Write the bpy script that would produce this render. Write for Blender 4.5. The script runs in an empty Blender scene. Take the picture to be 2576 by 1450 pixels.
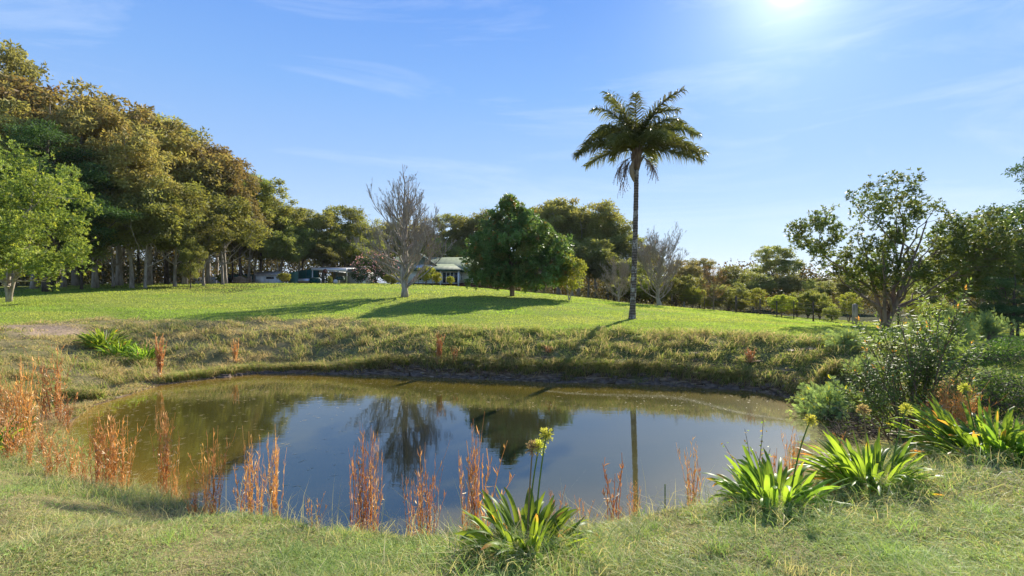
import bpy, math, random
import numpy as np
from mathutils import Vector

S = bpy.context.scene
COL = S.collection
# ------------------------------------------------------------------ camera
CAMZ = 3.2           # metres above the pond water (z = 0)
FPX, CX, HY = 1216.0, 1288.0, 710.0      # focal length, centre, horizon measured on the photo
cam_d = bpy.data.cameras.new('camera'); cam = bpy.data.objects.new('camera', cam_d); COL.objects.link(cam)
cam.location = (0, 0, CAMZ); cam.rotation_euler = (math.radians(90), 0, 0)
cam_d.sensor_width = 36; cam_d.lens = 36 * FPX / 2576; cam_d.shift_y = -0.0056
cam_d.clip_start = 0.05; cam_d.clip_end = 9000
S.camera = cam
# ------------------------------------------------------------------ sky, sun, exposure
SUN_AZ = math.radians(31.2)       # clockwise from +Y
SUN_EL = math.radians(30.8)
sun_dir = Vector((math.sin(SUN_AZ) * math.cos(SUN_EL), math.cos(SUN_AZ) * math.cos(SUN_EL), math.sin(SUN_EL)))
W = bpy.data.worlds.new('World'); S.world = W; W.use_nodes = True
nt = W.node_tree; nt.nodes.clear()
def N(t, tree=None, **k):
    n = (tree or nt).nodes.new(t)
    for a, b in k.items(): setattr(n, a, b)
    return n
sky = N('ShaderNodeTexSky', sky_type='NISHITA', sun_disc=False)
sky.sun_elevation = SUN_EL; sky.sun_rotation = SUN_AZ
sky.air_density = 1.0; sky.dust_density = 0.02; sky.ozone_density = 2.2; sky.altitude = 50
bg = N('ShaderNodeBackground'); bg.inputs['Strength'].default_value = 0.115
wo = N('ShaderNodeOutputWorld')
hsv = N('ShaderNodeHueSaturation'); hsv.inputs['Saturation'].default_value = 1.12
nt.links.new(sky.outputs[0], hsv.inputs['Color'])
tc0 = N('ShaderNodeTexCoord'); sxyz = N('ShaderNodeSeparateXYZ'); nt.links.new(tc0.outputs['Generated'], sxyz.inputs[0])
skr = N('ShaderNodeValToRGB'); er = skr.color_ramp.elements; er[0].position = 0; er[0].color = (.58, .71, .92, 1); er[1].position = 1; er[1].color = (.09, .22, .70, 1)
for p_, c_ in ((.10, (.54, .71, .95)), (.22, (.38, .59, .95)), (.36, (.25, .485, .95)), (.52, (.15, .36, .91))): e_ = er.new(p_); e_.color = (*c_, 1)
nt.links.new(sxyz.outputs['Z'], skr.inputs[0])
sks = N('ShaderNodeVectorMath', operation='SCALE'); sks.inputs['Scale'].default_value = 3.75; nt.links.new(skr.outputs[0], sks.inputs[0])
skm = N('ShaderNodeMix', data_type='RGBA'); skm.inputs['Factor'].default_value = .91; nt.links.new(hsv.outputs[0], skm.inputs['A']); nt.links.new(sks.outputs[0], skm.inputs['B'])
# thin cirrus
geo = N('ShaderNodeTexCoord'); mp = N('ShaderNodeMapping'); mp.inputs['Scale'].default_value = (1.2, 3.0, 9.0)
mp.inputs['Rotation'].default_value = (0.25, 0.35, 0.5)
nz = N('ShaderNodeTexNoise'); nz.inputs['Scale'].default_value = 1.3; nz.inputs['Detail'].default_value = 7; nz.inputs['Roughness'].default_value = 0.62
nz.inputs['Distortion'].default_value = 0.6
cr = N('ShaderNodeValToRGB'); cr.color_ramp.elements[0].position = 0.5; cr.color_ramp.elements[1].position = 0.85
cr.color_ramp.elements[0].color = (0, 0, 0, 1); cr.color_ramp.elements[1].color = (0.42, 0.42, 0.42, 1)
nt.links.new(geo.outputs['Generated'], mp.inputs[0]); nt.links.new(mp.outputs[0], nz.inputs['Vector']); nt.links.new(nz.outputs[0], cr.inputs[0])
mx = N('ShaderNodeMix', data_type='RGBA'); mx.inputs['B'].default_value = (3.6, 4.0, 4.6, 1)
nt.links.new(cr.outputs[0], mx.inputs['Factor']); nt.links.new(skm.outputs['Result'], mx.inputs['A'])
# aureole of the low sun
dp = N('ShaderNodeVectorMath', operation='DOT_PRODUCT'); dp.inputs[1].default_value = (math.sin(math.radians(30)) * math.cos(math.radians(28.4)), math.cos(math.radians(30)) * math.cos(math.radians(28.4)), math.sin(math.radians(28.4)))
nt.links.new(geo.outputs['Generated'], dp.inputs[0])
pw = N('ShaderNodeMath', operation='POWER', use_clamp=True); pw.inputs[1].default_value = 6000
nt.links.new(dp.outputs['Value'], pw.inputs[0])
pw2 = N('ShaderNodeMath', operation='POWER', use_clamp=True); pw2.inputs[1].default_value = 60
nt.links.new(dp.outputs['Value'], pw2.inputs[0])
m1 = N('ShaderNodeMath', operation='MULTIPLY'); m1.inputs[1].default_value = 25
pw3 = N('ShaderNodeMath', operation='POWER', use_clamp=True); pw3.inputs[1].default_value = 350
nt.links.new(dp.outputs['Value'], pw3.inputs[0])
m3 = N('ShaderNodeMath', operation='MULTIPLY_ADD'); m3.inputs[1].default_value = 1.8; nt.links.new(pw3.outputs[0], m3.inputs[0]); nt.links.new(m1.outputs[0], m3.inputs[2])
m2 = N('ShaderNodeMath', operation='MULTIPLY_ADD'); m2.inputs[1].default_value = 1.0
nt.links.new(pw.outputs[0], m1.inputs[0]); nt.links.new(pw2.outputs[0], m2.inputs[0]); nt.links.new(m3.outputs[0], m2.inputs[2])
ad = N('ShaderNodeMix', data_type='RGBA', blend_type='ADD'); ad.inputs['Factor'].default_value = 1
nt.links.new(mx.outputs['Result'], ad.inputs['A']); nt.links.new(m2.outputs[0], ad.inputs['B'])
nt.links.new(ad.outputs['Result'], bg.inputs['Color']); nt.links.new(bg.outputs[0], wo.inputs[0])
sl = bpy.data.lights.new('sun', 'SUN'); sl.energy = 4.3; sl.angle = math.radians(0.5); sl.color = (1, 0.93, 0.80)
so = bpy.data.objects.new('sun', sl); COL.objects.link(so); so.location = (40, 60, 60)
so.rotation_euler = (-sun_dir).to_track_quat('-Z', 'Y').to_euler()
S.view_settings.view_transform = 'Standard'; S.view_settings.look = 'None'
S.view_settings.exposure = 1.2; S.view_settings.gamma = 1
S.cycles.max_bounces = 6; S.cycles.diffuse_bounces = 3; S.cycles.transmission_bounces = 4; S.cycles.glossy_bounces = 3
S.cycles.caustics_reflective = False; S.cycles.caustics_refractive = False

# ------------------------------------------------------------------ helpers
def rs(seed): return np.random.default_rng(seed)
def unit(v): return v / np.maximum(np.linalg.norm(v, axis=-1, keepdims=True), 1e-9)

class MB:
    """collects geometry; build() makes one mesh"""
    def __init__(s): s.V = []; s.Q = []; s.T = []; s.n = 0; s.R = []; s.K = []
    def add(s, v, q=None, t=None, rnd=None, tone=None):
        v = np.asarray(v, float).reshape(-1, 3); m = len(v)
        s.V.append(v)
        if q is not None and len(q): s.Q.append(np.asarray(q, int) + s.n)
        if t is not None and len(t): s.T.append(np.asarray(t, int) + s.n)
        s.R.append(np.broadcast_to(np.asarray(0.5 if rnd is None else rnd, float), (m,)))
        s.K.append(np.broadcast_to(np.asarray(0.0 if tone is None else tone, float), (m,)))
        s.n += m
    def mesh(s, name, mat, smooth=False):
        v = np.concatenate(s.V)
        q = np.concatenate(s.Q) if s.Q else np.zeros((0, 4), int)
        t = np.concatenate(s.T) if s.T else np.zeros((0, 3), int)
        me = bpy.data.meshes.new(name)
        me.vertices.add(len(v)); me.vertices.foreach_set('co', v.astype(np.float32).ravel())
        li = np.concatenate([q.ravel(), t.ravel()]).astype(np.int32)
        me.loops.add(len(li)); me.loops.foreach_set('vertex_index', li)
        st = np.concatenate([np.arange(len(q)) * 4, len(q) * 4 + np.arange(len(t)) * 3]).astype(np.int32)
        me.polygons.add(len(st)); me.polygons.foreach_set('loop_start', st)
        if smooth: me.polygons.foreach_set('use_smooth', np.ones(len(st), bool))
        for nm, arr in (('rnd', s.R), ('tone', s.K)):
            a = me.attributes.new(nm, 'FLOAT', 'POINT'); a.data.foreach_set('value', np.concatenate(arr).astype(np.float32))
        me.update(calc_edges=True); me.validate()
        me.materials.append(mat)
        return me
    def box(s, x0, x1, y0, y1, z0, z1):
        v = [(x0,y0,z0),(x1,y0,z0),(x1,y1,z0),(x0,y1,z0),(x0,y0,z1),(x1,y0,z1),(x1,y1,z1),(x0,y1,z1)]
        s.add(v, [(0,3,2,1),(4,5,6,7),(0,1,5,4),(1,2,6,5),(2,3,7,6),(3,0,4,7)])
    def slab(s, top, th):
        """polygon (3 or 4 corners) thickened downwards"""
        top = np.asarray(top, float); n = len(top); bot = top - np.array([0, 0, th])
        v = np.concatenate([top, bot]); q = [(i, n + i, n + (i + 1) % n, (i + 1) % n) for i in range(n)]
        if n == 4: s.add(v, q + [(0,1,2,3),(7,6,5,4)])
        else: s.add(v, q, [(0,1,2),(5,4,3)])
    def tube(s, pts, rad, k=6, rnd=None, tone=None, cap=True):
        p = np.asarray(pts, float); m = len(p); rad = np.broadcast_to(np.asarray(rad, float), (m,))
        d = np.empty_like(p); d[1:-1] = p[2:] - p[:-2]; d[0] = p[1] - p[0]; d[-1] = p[-1] - p[-2]; d = unit(d)
        ref = np.array([1., 0, 0]) if abs(d[:, 0]).mean() < 0.8 else np.array([0, 1., 0])
        a = unit(np.cross(d, ref)); b = np.cross(d, a)
        th = np.arange(k) * 2 * math.pi / k
        v = p[:, None] + rad[:, None, None] * (a[:, None] * np.cos(th)[None, :, None] + b[:, None] * np.sin(th)[None, :, None])
        i = np.arange(m - 1)[:, None] * k; j = np.arange(k)[None]; j2 = (j + 1) % k
        q = np.stack([i + j, i + j2, i + k + j2, i + k + j], -1).reshape(-1, 4)
        t = None
        v = v.reshape(-1, 3)
        if cap:
            v = np.concatenate([v, p[-1:] + d[-1:] * rad[-1] * .5, p[:1]]); e = (m - 1) * k; jj = np.arange(k); j3 = (jj + 1) % k
            t = np.concatenate([np.stack([e + jj, e + j3, np.full(k, m * k)], -1), np.stack([j3, jj, np.full(k, m * k + 1)], -1)])
        s.add(v, q, t, rnd, tone)
    def leaves(s, P, D, L, Wd, rng, tone=0., side=None, wide=.45, fold=0.12):
        """rhombic leaves, two triangles folded along the midrib"""
        n = len(P)
        if n == 0: return
        D = unit(D); L = np.broadcast_to(L, (n,))[:, None]; Wd = np.broadcast_to(Wd, (n,))[:, None]
        if side is None: side = rng.normal(size=(n, 3))
        Sd = unit(np.cross(D, side)); Nn = np.cross(D, Sd)
        v = np.stack([P, P + D * L * wide + Sd * Wd / 2 + Nn * L * fold, P + D * L, P + D * L * wide - Sd * Wd / 2 + Nn * L * fold], 1)
        i = np.arange(n)[:, None] * 4
        t = np.concatenate([i + [0, 1, 2], i + [0, 2, 3]])
        r = np.repeat(rng.random(n), 4); tn = np.repeat(np.broadcast_to(tone, (n,)), 4)
        s.add(v.reshape(-1, 3), None, t, r, tn)
    def blades(s, P, H, Wd, lean, az, rng, tone=0., curve=.5):
        """bent grass blades: quad + tip triangle. lean = horizontal reach / H"""
        n = len(P)
        if n == 0: return
        H = np.broadcast_to(H, (n,))[:, None]; Wd = np.broadcast_to(Wd, (n,))[:, None]; lean = np.broadcast_to(lean, (n,))[:, None]
        dx = np.stack([np.cos(az), np.sin(az), np.zeros(n)], 1)
        a2 = rng.random(n) * 2 * math.pi; sd = np.stack([np.cos(a2), np.sin(a2), rng.normal(size=n) * .3], 1); sd = unit(sd)
        up = np.array([0, 0, 1.])
        mid = P + up * H * .6 + dx * H * lean * .35; tip = P + up * H * (1.02 - .25 * np.minimum(lean, 2.5) * curve) + dx * H * lean
        v = np.stack([P - sd * Wd / 2, P + sd * Wd / 2, mid + sd * Wd * .38, mid - sd * Wd * .38, tip], 1)
        i = np.arange(n)[:, None] * 5
        s.add(v.reshape(-1, 3), i + [0, 1, 2, 3], i + [3, 2, 4], np.repeat(rng.random(n), 5), np.repeat(np.broadcast_to(tone, (n,)), 5))

def props(o, label=None, cat=None, group=None, kind=None):
    if label: o['label'] = label
    if cat: o['category'] = cat
    if group: o['group'] = group
    if kind: o['kind'] = kind
    return o
def obj(name, me, parent=None, loc=None, rz=0, sc=None):
    o = bpy.data.objects.new(name, me); COL.objects.link(o)
    if parent is not None: o.parent = parent
    if loc is not None: o.location = loc
    o.rotation_euler = (0, 0, rz)
    if sc is not None: o.scale = sc if hasattr(sc, '__len__') else (sc, sc, sc)
    return o
def thing(name, label, cat, loc=(0, 0, 0), rz=0, group=None, sc=None):
    return props(obj(name, None, None, loc, rz, sc), label, cat, group)

# ------------------------------------------------------------------ numpy noise
_g = rs(77).random((256, 256))
def vnoise(x, y):
    xi = np.floor(x).astype(int); yi = np.floor(y).astype(int); fx = x - xi; fy = y - yi
    fx = fx * fx * (3 - 2 * fx); fy = fy * fy * (3 - 2 * fy)
    g = lambda a, b: _g[a % 256, b % 256]
    return (g(xi, yi) * (1 - fx) + g(xi + 1, yi) * fx) * (1 - fy) + (g(xi, yi + 1) * (1 - fx) + g(xi + 1, yi + 1) * fx) * fy
def fbm(x, y, o=4):
    r = 0; a = .5
    for i in range(o): r = r + a * (vnoise(x * 2**i + 17 * i, y * 2**i + 5 * i) - .5) * 2; a *= .5
    return r

# ------------------------------------------------------------------ materials
def mat(name):
    m = bpy.data.materials.new(name); m.use_nodes = True; m.node_tree.nodes.clear(); return m
def ramp(t, fac, cols):
    r = t.nodes.new('ShaderNodeValToRGB'); e = r.color_ramp.elements
    while len(e) > 1: e.remove(e[-1])
    e[0].position = cols[0][0]; e[0].color = (*cols[0][1], 1)
    for p, c in cols[1:]:
        x = e.new(p); x.color = (*c, 1)
    if fac is not None: t.links.new(fac, r.inputs[0])
    return r.outputs[0]
def mixc(t, f, a, b, mode='MIX'):
    m = t.nodes.new('ShaderNodeMix'); m.data_type = 'RGBA'; m.blend_type = mode
    for k, v in (('Factor', f), ('A', a), ('B', b)):
        if hasattr(v, 'is_linked') or isinstance(v, bpy.types.NodeSocket): t.links.new(v, m.inputs[k])
        elif isinstance(v, (int, float)): m.inputs[k].default_value = v if k == 'Factor' else (v, v, v, 1)
        else: m.inputs[k].default_value = (*v, 1)
    return m.outputs['Result']
def attr(t, n):
    a = t.nodes.new('ShaderNodeAttribute'); a.attribute_name = n; return a.outputs['Fac']
def noise(t, scale, detail=4, rough=.55, coord='Object', sc=None, out=0):
    c = t.nodes.new('ShaderNodeTexCoord'); n = t.nodes.new('ShaderNodeTexNoise')
    n.inputs['Scale'].default_value = scale; n.inputs['Detail'].default_value = detail; n.inputs['Roughness'].default_value = rough
    if sc:
        m = t.nodes.new('ShaderNodeMapping'); m.inputs['Scale'].default_value = sc; t.links.new(c.outputs[coord], m.inputs[0]); t.links.new(m.outputs[0], n.inputs['Vector'])
    else: t.links.new(c.outputs[coord], n.inputs['Vector'])
    return n.outputs[out]
def math_(t, op, a, b=None, clamp=False):
    m = t.nodes.new('ShaderNodeMath'); m.operation = op; m.use_clamp = clamp
    for i, v in enumerate((a, b)):
        if v is None: continue
        if isinstance(v, (int, float)): m.inputs[i].default_value = v
        else: t.links.new(v, m.inputs[i])
    return m.outputs[0]
def finish(t, color, rough=.6, spec=.3, bump=None, bstr=.3, bdist=.02, transl=None, tcol=None, metal=0):
    p = t.nodes.new('ShaderNodeBsdfPrincipled'); o = t.nodes.new('ShaderNodeOutputMaterial')
    if isinstance(color, bpy.types.NodeSocket): t.links.new(color, p.inputs['Base Color'])
    else: p.inputs['Base Color'].default_value = (*color, 1)
    if isinstance(rough, (int, float)): p.inputs['Roughness'].default_value = rough
    else: t.links.new(rough, p.inputs['Roughness'])
    p.inputs['Specular IOR Level'].default_value = spec; p.inputs['Metallic'].default_value = metal
    if bump is not None:
        b = t.nodes.new('ShaderNodeBump'); b.inputs['Strength'].default_value = bstr; b.inputs['Distance'].default_value = bdist
        t.links.new(bump, b.inputs['Height']); t.links.new(b.outputs[0], p.inputs['Normal'])
    out = p.outputs[0]
    if transl:
        tr = t.nodes.new('ShaderNodeBsdfTranslucent'); t.links.new(tcol if tcol is not None else color, tr.inputs[0])
        m = t.nodes.new('ShaderNodeMixShader'); m.inputs[0].default_value = transl
        t.links.new(out, m.inputs[1]); t.links.new(tr.outputs[0], m.inputs[2]); out = m.outputs[0]
    t.links.new(out, o.inputs[0])
def leafmat(name, a, b, c=None, transl=.4, rough=.55, spec=.2, tboost=1.6, nscale=.6, objvar=.25, tint=(1.1, 1.05, .55)):
    """a..b by leaf, c where the mesh's tone attribute is 1 (young tips, dead ends)"""
    m = mat(name); t = m.node_tree
    col = ramp(t, attr(t, 'rnd'), [(0, a), (1, b)])
    nn = noise(t, nscale, 2)
    col = mixc(t, math_(t, 'MULTIPLY', math_(t, 'SUBTRACT', nn, .42, True), 2.2, True), col, tuple(min(1, x * 1.55) for x in b))
    if c is not None: col = mixc(t, attr(t, 'tone'), col, c)
    if objvar:
        oi = t.nodes.new('ShaderNodeObjectInfo')
        h = t.nodes.new('ShaderNodeHueSaturation'); t.links.new(col, h.inputs['Color'])
        t.links.new(math_(t, 'ADD', math_(t, 'MULTIPLY', oi.outputs['Random'], objvar * .12), .5 - objvar * .06), h.inputs['Hue'])
        t.links.new(math_(t, 'ADD', math_(t, 'MULTIPLY', oi.outputs['Random'], objvar * 1.6), 1 - objvar * .8), h.inputs['Value'])
        col = h.outputs[0]
    tc = mixc(t, 1.0, col, tuple(tboost * q for q in tint), 'MULTIPLY')
    finish(t, col, rough, spec, transl=transl, tcol=tc)
    return m
def barkmat(name, a, b, scale=6, sc=(1, 1, .25), bstr=.6, c=None):
    m = mat(name); t = m.node_tree
    n = noise(t, scale, 6, .65, sc=sc)
    col = ramp(t, n, [(.32, a), (.62, b)] + ([(.7, c)] if c else []))
    finish(t, col, .85, .15, n, bstr, .05)
    return m
def plain(name, col, rough=.5, spec=.3, metal=0, var=.15, nscale=3, bstr=.15):
    m = mat(name); t = m.node_tree
    n = noise(t, nscale, 5, .6)
    c = ramp(t, n, [(.3, tuple(x * (1 - var) for x in col)), (.7, tuple(min(1, x * (1 + var)) for x in col))])
    finish(t, c, rough, spec, n, bstr, .01, metal=metal)
    return m
def ribbed(name, col, period, axis='X', rough=.45, spec=.4, depth=.02, var=.15, metal=0, dark=.75):
    m = mat(name); t = m.node_tree
    c = t.nodes.new('ShaderNodeTexCoord'); w = t.nodes.new('ShaderNodeTexWave'); w.bands_direction = axis
    w.inputs['Scale'].default_value = 1 / period * .314; w.inputs['Distortion'].default_value = 0
    t.links.new(c.outputs['Object'], w.inputs['Vector'])
    n = noise(t, 2.5, 4)
    cc = ramp(t, n, [(.3, tuple(x * (1 - var) for x in col)), (.7, tuple(min(1, x * (1 + var)) for x in col))])
    finish(t, cc, rough, spec, w.outputs[1], 1.0, depth, metal=metal)
    return m

M = {}
M['bark_gum'] = barkmat('bark_gum', (.18, .14, .105), (.48, .42, .34), 5, c=(.42, .36, .30))
M['bark_dark'] = barkmat('bark_dark', (.045, .035, .028), (.14, .11, .085))
M['bark_pale'] = barkmat('bark_pale', (.20, .165, .13), (.48, .42, .35), 4)
M['bark_bare'] = barkmat('bark_bare', (.19, .155, .115), (.46, .40, .32), 8)
M['bark_brown'] = barkmat('bark_brown', (.10, .07, .05), (.26, .19, .14), 8)
M['palm_leaf'] = leafmat('palm_leaf', (.05, .07, .02), (.13, .13, .04), transl=.4, rough=.5, spec=.15, nscale=.8, objvar=.3)
M['gum_leaf'] = leafmat('gum_leaf', (.125, .14, .042), (.29, .28, .09), (.31, .215, .08), tint=(1.05, 1.0, .65), transl=.4, nscale=.35, objvar=.35)
M['gum_green'] = leafmat('gum_green', (.105, .135, .038), (.26, .275, .08), (.27, .22, .07), transl=.42, nscale=.35, objvar=.35)
M['wood_leaf'] = leafmat('wood_leaf', (.045, .06, .022), (.10, .11, .035), (.15, .10, .03), transl=.35, nscale=.25)
M['bright_leaf'] = leafmat('bright_leaf', (.085, .135, .03), (.24, .31, .075), (.40, .42, .08), tboost=1.5, transl=.42, nscale=.6, objvar=0)
M['conifer_leaf'] = leafmat('conifer_leaf', (.035, .075, .025), (.08, .14, .04), transl=.3, nscale=.5, objvar=.1)
M['magnolia_leaf'] = leafmat('magnolia_leaf', (.06, .12, .035), (.16, .25, .075), (.34, .18, .06), transl=.3, rough=.48, spec=.22, nscale=.5, objvar=0)
M['lily_leaf'] = leafmat('lily_leaf', (.05, .085, .025), (.13, .18, .045), (.18, .18, .04), transl=.4, rough=.48, spec=.22, nscale=.6, objvar=.2)
M['yellow_leaf'] = leafmat('yellow_leaf', (.16, .20, .03), (.30, .32, .06), (.38, .33, .06), transl=.45, nscale=.6, objvar=.3)
M['brown_leaf'] = leafmat('brown_leaf', (.16, .085, .035), (.30, .17, .07), transl=.4)
M['camellia_leaf'] = leafmat('camellia_leaf', (.03, .055, .025), (.07, .10, .04), (.65, .32, .36), transl=.25)
M['wattle_leaf'] = leafmat('wattle_leaf', (.12, .19, .09), (.25, .33, .14), (.55, .48, .05), transl=.45, nscale=1.5, objvar=.2)
M['shrub_leaf'] = leafmat('shrub_leaf', (.07, .11, .03), (.17, .23, .06), (.70, .30, .08), transl=.42, rough=.55, spec=.2, nscale=3, objvar=0)
M['agapanthus_leaf'] = leafmat('agapanthus_leaf', (.055, .125, .022), (.15, .25, .035), (.50, .24, .06), transl=.5, rough=.42, spec=.2, nscale=5, objvar=.2, tboost=2.1, tint=(1.3, 1.03, .5))
M['flower'] = leafmat('flower', (.30, .34, .05), (.55, .55, .12), (.40, .30, .18), transl=.4)
M['stalk'] = leafmat('stalk', (.10, .16, .03), (.16, .22, .04), (.26, .18, .10), transl=.1, objvar=0)
M['sedge'] = leafmat('sedge', (.46, .21, .06), (.78, .41, .14), (.80, .66, .45), transl=.3, nscale=4, objvar=.25, tboost=1.15, tint=(1.1, .98, .7))
M['grass_near'] = leafmat('grass_near', (.14, .24, .055), (.29, .39, .11), (.54, .45, .24), transl=.35, rough=.5, spec=.15, nscale=1.2, objvar=0, tboost=1.5, tint=(1.05, 1.02, .7))
M['grass_lawn'] = leafmat('grass_lawn', (.15, .235, .035), (.26, .35, .06), (.38, .38, .10), transl=.5, rough=.5, spec=.15, nscale=.4, objvar=0, tboost=1.5, tint=(1.0, 1.04, .62))
M['grass_bank'] = leafmat('grass_bank', (.085, .135, .03), (.23, .29, .065), (.54, .42, .24), transl=.45, rough=.6, spec=.1, nscale=.9, objvar=0, tboost=1.4, tint=(1.08, 1.0, .72))
M['vine_leaf'] = leafmat('vine_leaf', (.04, .08, .02), (.10, .16, .035), transl=.35, nscale=2)
# ------------------------------------------------------------------ terrain
# pond outline: X, Y, bank profile (near, near-left, left, far-left, far, right)
POND = [(-3.2,6.1,'NL'),(-2.3,5.6,'N'),(-1.6,5.35,'N'),(-.67,5.25,'N'),(-.1,5.25,'N'),(.83,5.6,'N'),(1.6,5.75,'N'),(2.35,5.9,'N'),
        (3.5,6.7,'N'),(5.2,8.2,'R'),(7.3,9.4,'R'),(8.3,10.3,'R'),(8.0,11.3,'R'),(7.6,12.1,'R'),(7.75,13.2,'F'),(7.0,14.2,'F'),(5.0,14.85,'F'),
        (3.8,15.2,'F'),(1.4,15.4,'F'),(-1.15,15.9,'F'),(-3.9,16.6,'F'),(-6.7,16.8,'FL'),(-9.0,16.9,'FL'),(-10.9,15.0,'L'),
        (-10.8,12.55,'L'),(-9.9,10.7,'L'),(-8.3,9.05,'L'),(-6.9,7.9,'NL'),(-5.8,7.4,'NL'),(-4.7,7.0,'NL')]
PROF = {'N': ([0,.9,2.1,4.5,8],[0,.9,1.25,1.6,1.8], 5, 7, 15), 'NL': ([0,.6,1.7,4,8],[0,.25,.75,1.27,1.6], 5, 7, 15),
        'L': ([0,1,2.5,5,8,12],[0,.06,.4,1.0,1.45,1.6], 9.5, 8, 14), 'FL': ([0,.5,1.5,3,4.5,6],[0,.1,.55,1.2,1.58,1.7], 4.5, 5, 9),
        'F': ([0,.2,.42,.75,1.5,3.0,5],[0,.06,.38,.70,1.03,1.42,1.48], 2.75, 3, 6), 'R': ([0,.5,1.5,4,8],[0,.35,.7,1.0,1.25], 3.5, 5, 12)}
PK = list(PROF)
_P = np.array([(a, b) for a, b, c in POND]); _Q = np.roll(_P, -1, 0); _nk = len(_P)
_w = np.zeros((_nk, len(PK)));
for i, (a, b, c) in enumerate(POND): _w[i, PK.index(c)] = 1
_w2 = np.roll(_w, -1, 0)
def pond_sd(X, Y):
    """signed distance outside(+)/inside(-) of the pond and profile weights"""
    p = np.stack([X, Y], -1)[:, None]; e = (_Q - _P)[None]; r = p - _P[None]
    t = np.clip((r * e).sum(-1) / (e * e).sum(-1), 0, 1); d = np.linalg.norm(r - e * t[..., None], axis=-1)
    i = d.argmin(1); k = np.arange(len(X)); tt = t[k, i][:, None]; w = _w[i] * (1 - tt) + _w2[i] * tt
    y0, y1 = _P[None, :, 1], _Q[None, :, 1]; cr_ = (y0 > p[..., 1]) != (y1 > p[..., 1])
    xi = _P[None, :, 0] + (p[..., 1] - y0) / np.where(y1 == y0, 1e-9, y1 - y0) * e[..., 0]
    inside = (cr_ & (p[..., 0] < xi)).sum(1) % 2 == 1
    return np.where(inside, -d[k, i], d[k, i]), w
_tx = np.arange(-34, 34.1, .4); _ty = np.arange(6, 30.1, .4); _TX, _TY = np.meshgrid(_tx, _ty)
_TS = pond_sd(_TX.ravel(), _TY.ravel())[0].reshape(_TX.shape)
def pond_sd_fast(X, Y):
    v = _TS[np.clip(((Y - 6) / .4).round().astype(int), 0, len(_ty) - 1), np.clip(((X + 34) / .4).round().astype(int), 0, len(_tx) - 1)]
    return (v > -.4) & (v < np.where(X < -5, 11, 4.2))
# lawn surface: thin-plate spline through surveyed points
CP = np.array([(3.8,18.6,1.46),(-1,19.2,1.48),(-4,20,1.52),(7,18,1.48),(-9,21.5,1.66),(-21,20,1.62),(5.46,22,1.52),(0,32.8,2.26),(-7,32,2.27),
    (-9,70,2.5),(-25,62,2.9),(-28,50,3.04),(-20,57,3.02),(-36,60,3.0),(-37,35,2.5),(-16,40,2.75),(9.7,38,1.48),(15.2,36,1.04),(18.7,32,.75),(19.8,27,.58),
    (10.4,16.4,1.4),(0,0,1.7),(0,-15,1.9),(-15,0,1.8),(15,0,1.5),(13,9,1.25),(20,14,.95),(28,20,.55),(-45,20,1.9),(-60,90,3),(0,95,2.2),(60,95,-1.5),
    (35,45,-.4),(75,50,-1.8),(-80,40,2.8),(12,55,.9),(25,60,-.3),(-75,-20,1.8),(75,-20,.8),(18,23.5,1.0),(4,45,2.0),(-3,50,2.6)])
def _U(r): return np.where(r > 0, r * r * np.log(np.maximum(r, 1e-9)), 0)
_n = len(CP); _A = np.zeros((_n + 3, _n + 3)); _A[:_n, :_n] = _U(np.linalg.norm(CP[:, None, :2] - CP[None, :, :2], axis=-1)) + np.eye(_n) * 1.0
_A[:_n, _n] = 1; _A[:_n, _n+1:] = CP[:, :2]; _A[_n, :_n] = 1; _A[_n+1:, :_n] = CP[:, :2].T
_c = np.linalg.solve(_A, np.concatenate([CP[:, 2], [0, 0, 0]]))
def lawn(X, Y):
    X = np.clip(X, -80, 80); Y = np.clip(Y, -20, 95)
    return _U(np.hypot(X[:, None] - CP[:, 0], Y[:, None] - CP[:, 1])) @ _c[:_n] + _c[_n] + _c[_n+1] * X + _c[_n+2] * Y
def _ground(X, Y):
    s, w = pond_sd(X, Y)
    z = 0; a = 0; b = 0; edge = 0
    for i, k in enumerate(PK):
        xs, zs, e, b0, b1 = PROF[k]
        z = z + w[:, i] * np.interp(s, xs, zs); a = a + w[:, i] * b0; b = b + w[:, i] * b1; edge = edge + w[:, i] * e
    L = lawn(X, Y)
    t = np.clip((s - a) / (b - a), 0, 1); t = t * t * (3 - 2 * t)
    z = np.where(s > 0, z * (1 - t) + L * t, np.maximum(-.9, s * .45))
    edge = edge + .35 * fbm(X * .8, Y * .8, 3)
    rough = np.clip(s / .5, 0, 1) * np.where(s < edge, 1, .25)
    z = z + rough * (.15 * fbm(X * 1.1, Y * 1.3, 4) * np.where(Y > 8, 1, .4)) + np.where(s > edge + 1, .08 * fbm(X * .15, Y * .15, 2), 0)
    z = np.where(s > 0.05, np.maximum(z, .025), z)
    far = np.clip((np.hypot(X, Y) - 110) / 500, 0, 1); z = z - far * 6 * (Y > 0)
    return z, s, edge, w
def ground(X, Y):
    X = np.atleast_1d(np.asarray(X, float)); Y = np.atleast_1d(np.asarray(Y, float)); out = []
    for i in range(0, len(X), 40000): out.append(_ground(X[i:i+40000], Y[i:i+40000]))
    return [np.concatenate([o[k] for o in out]) for k in range(4)]
def gz(x, y): return float(ground([x], [y])[0][0])
def at(px, Y):
    x = (px - CX) * Y / FPX; return x, Y, gz(x, Y)
def hgt(py, Y, zb): return (HY - py) * Y / FPX + CAMZ - zb

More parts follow.
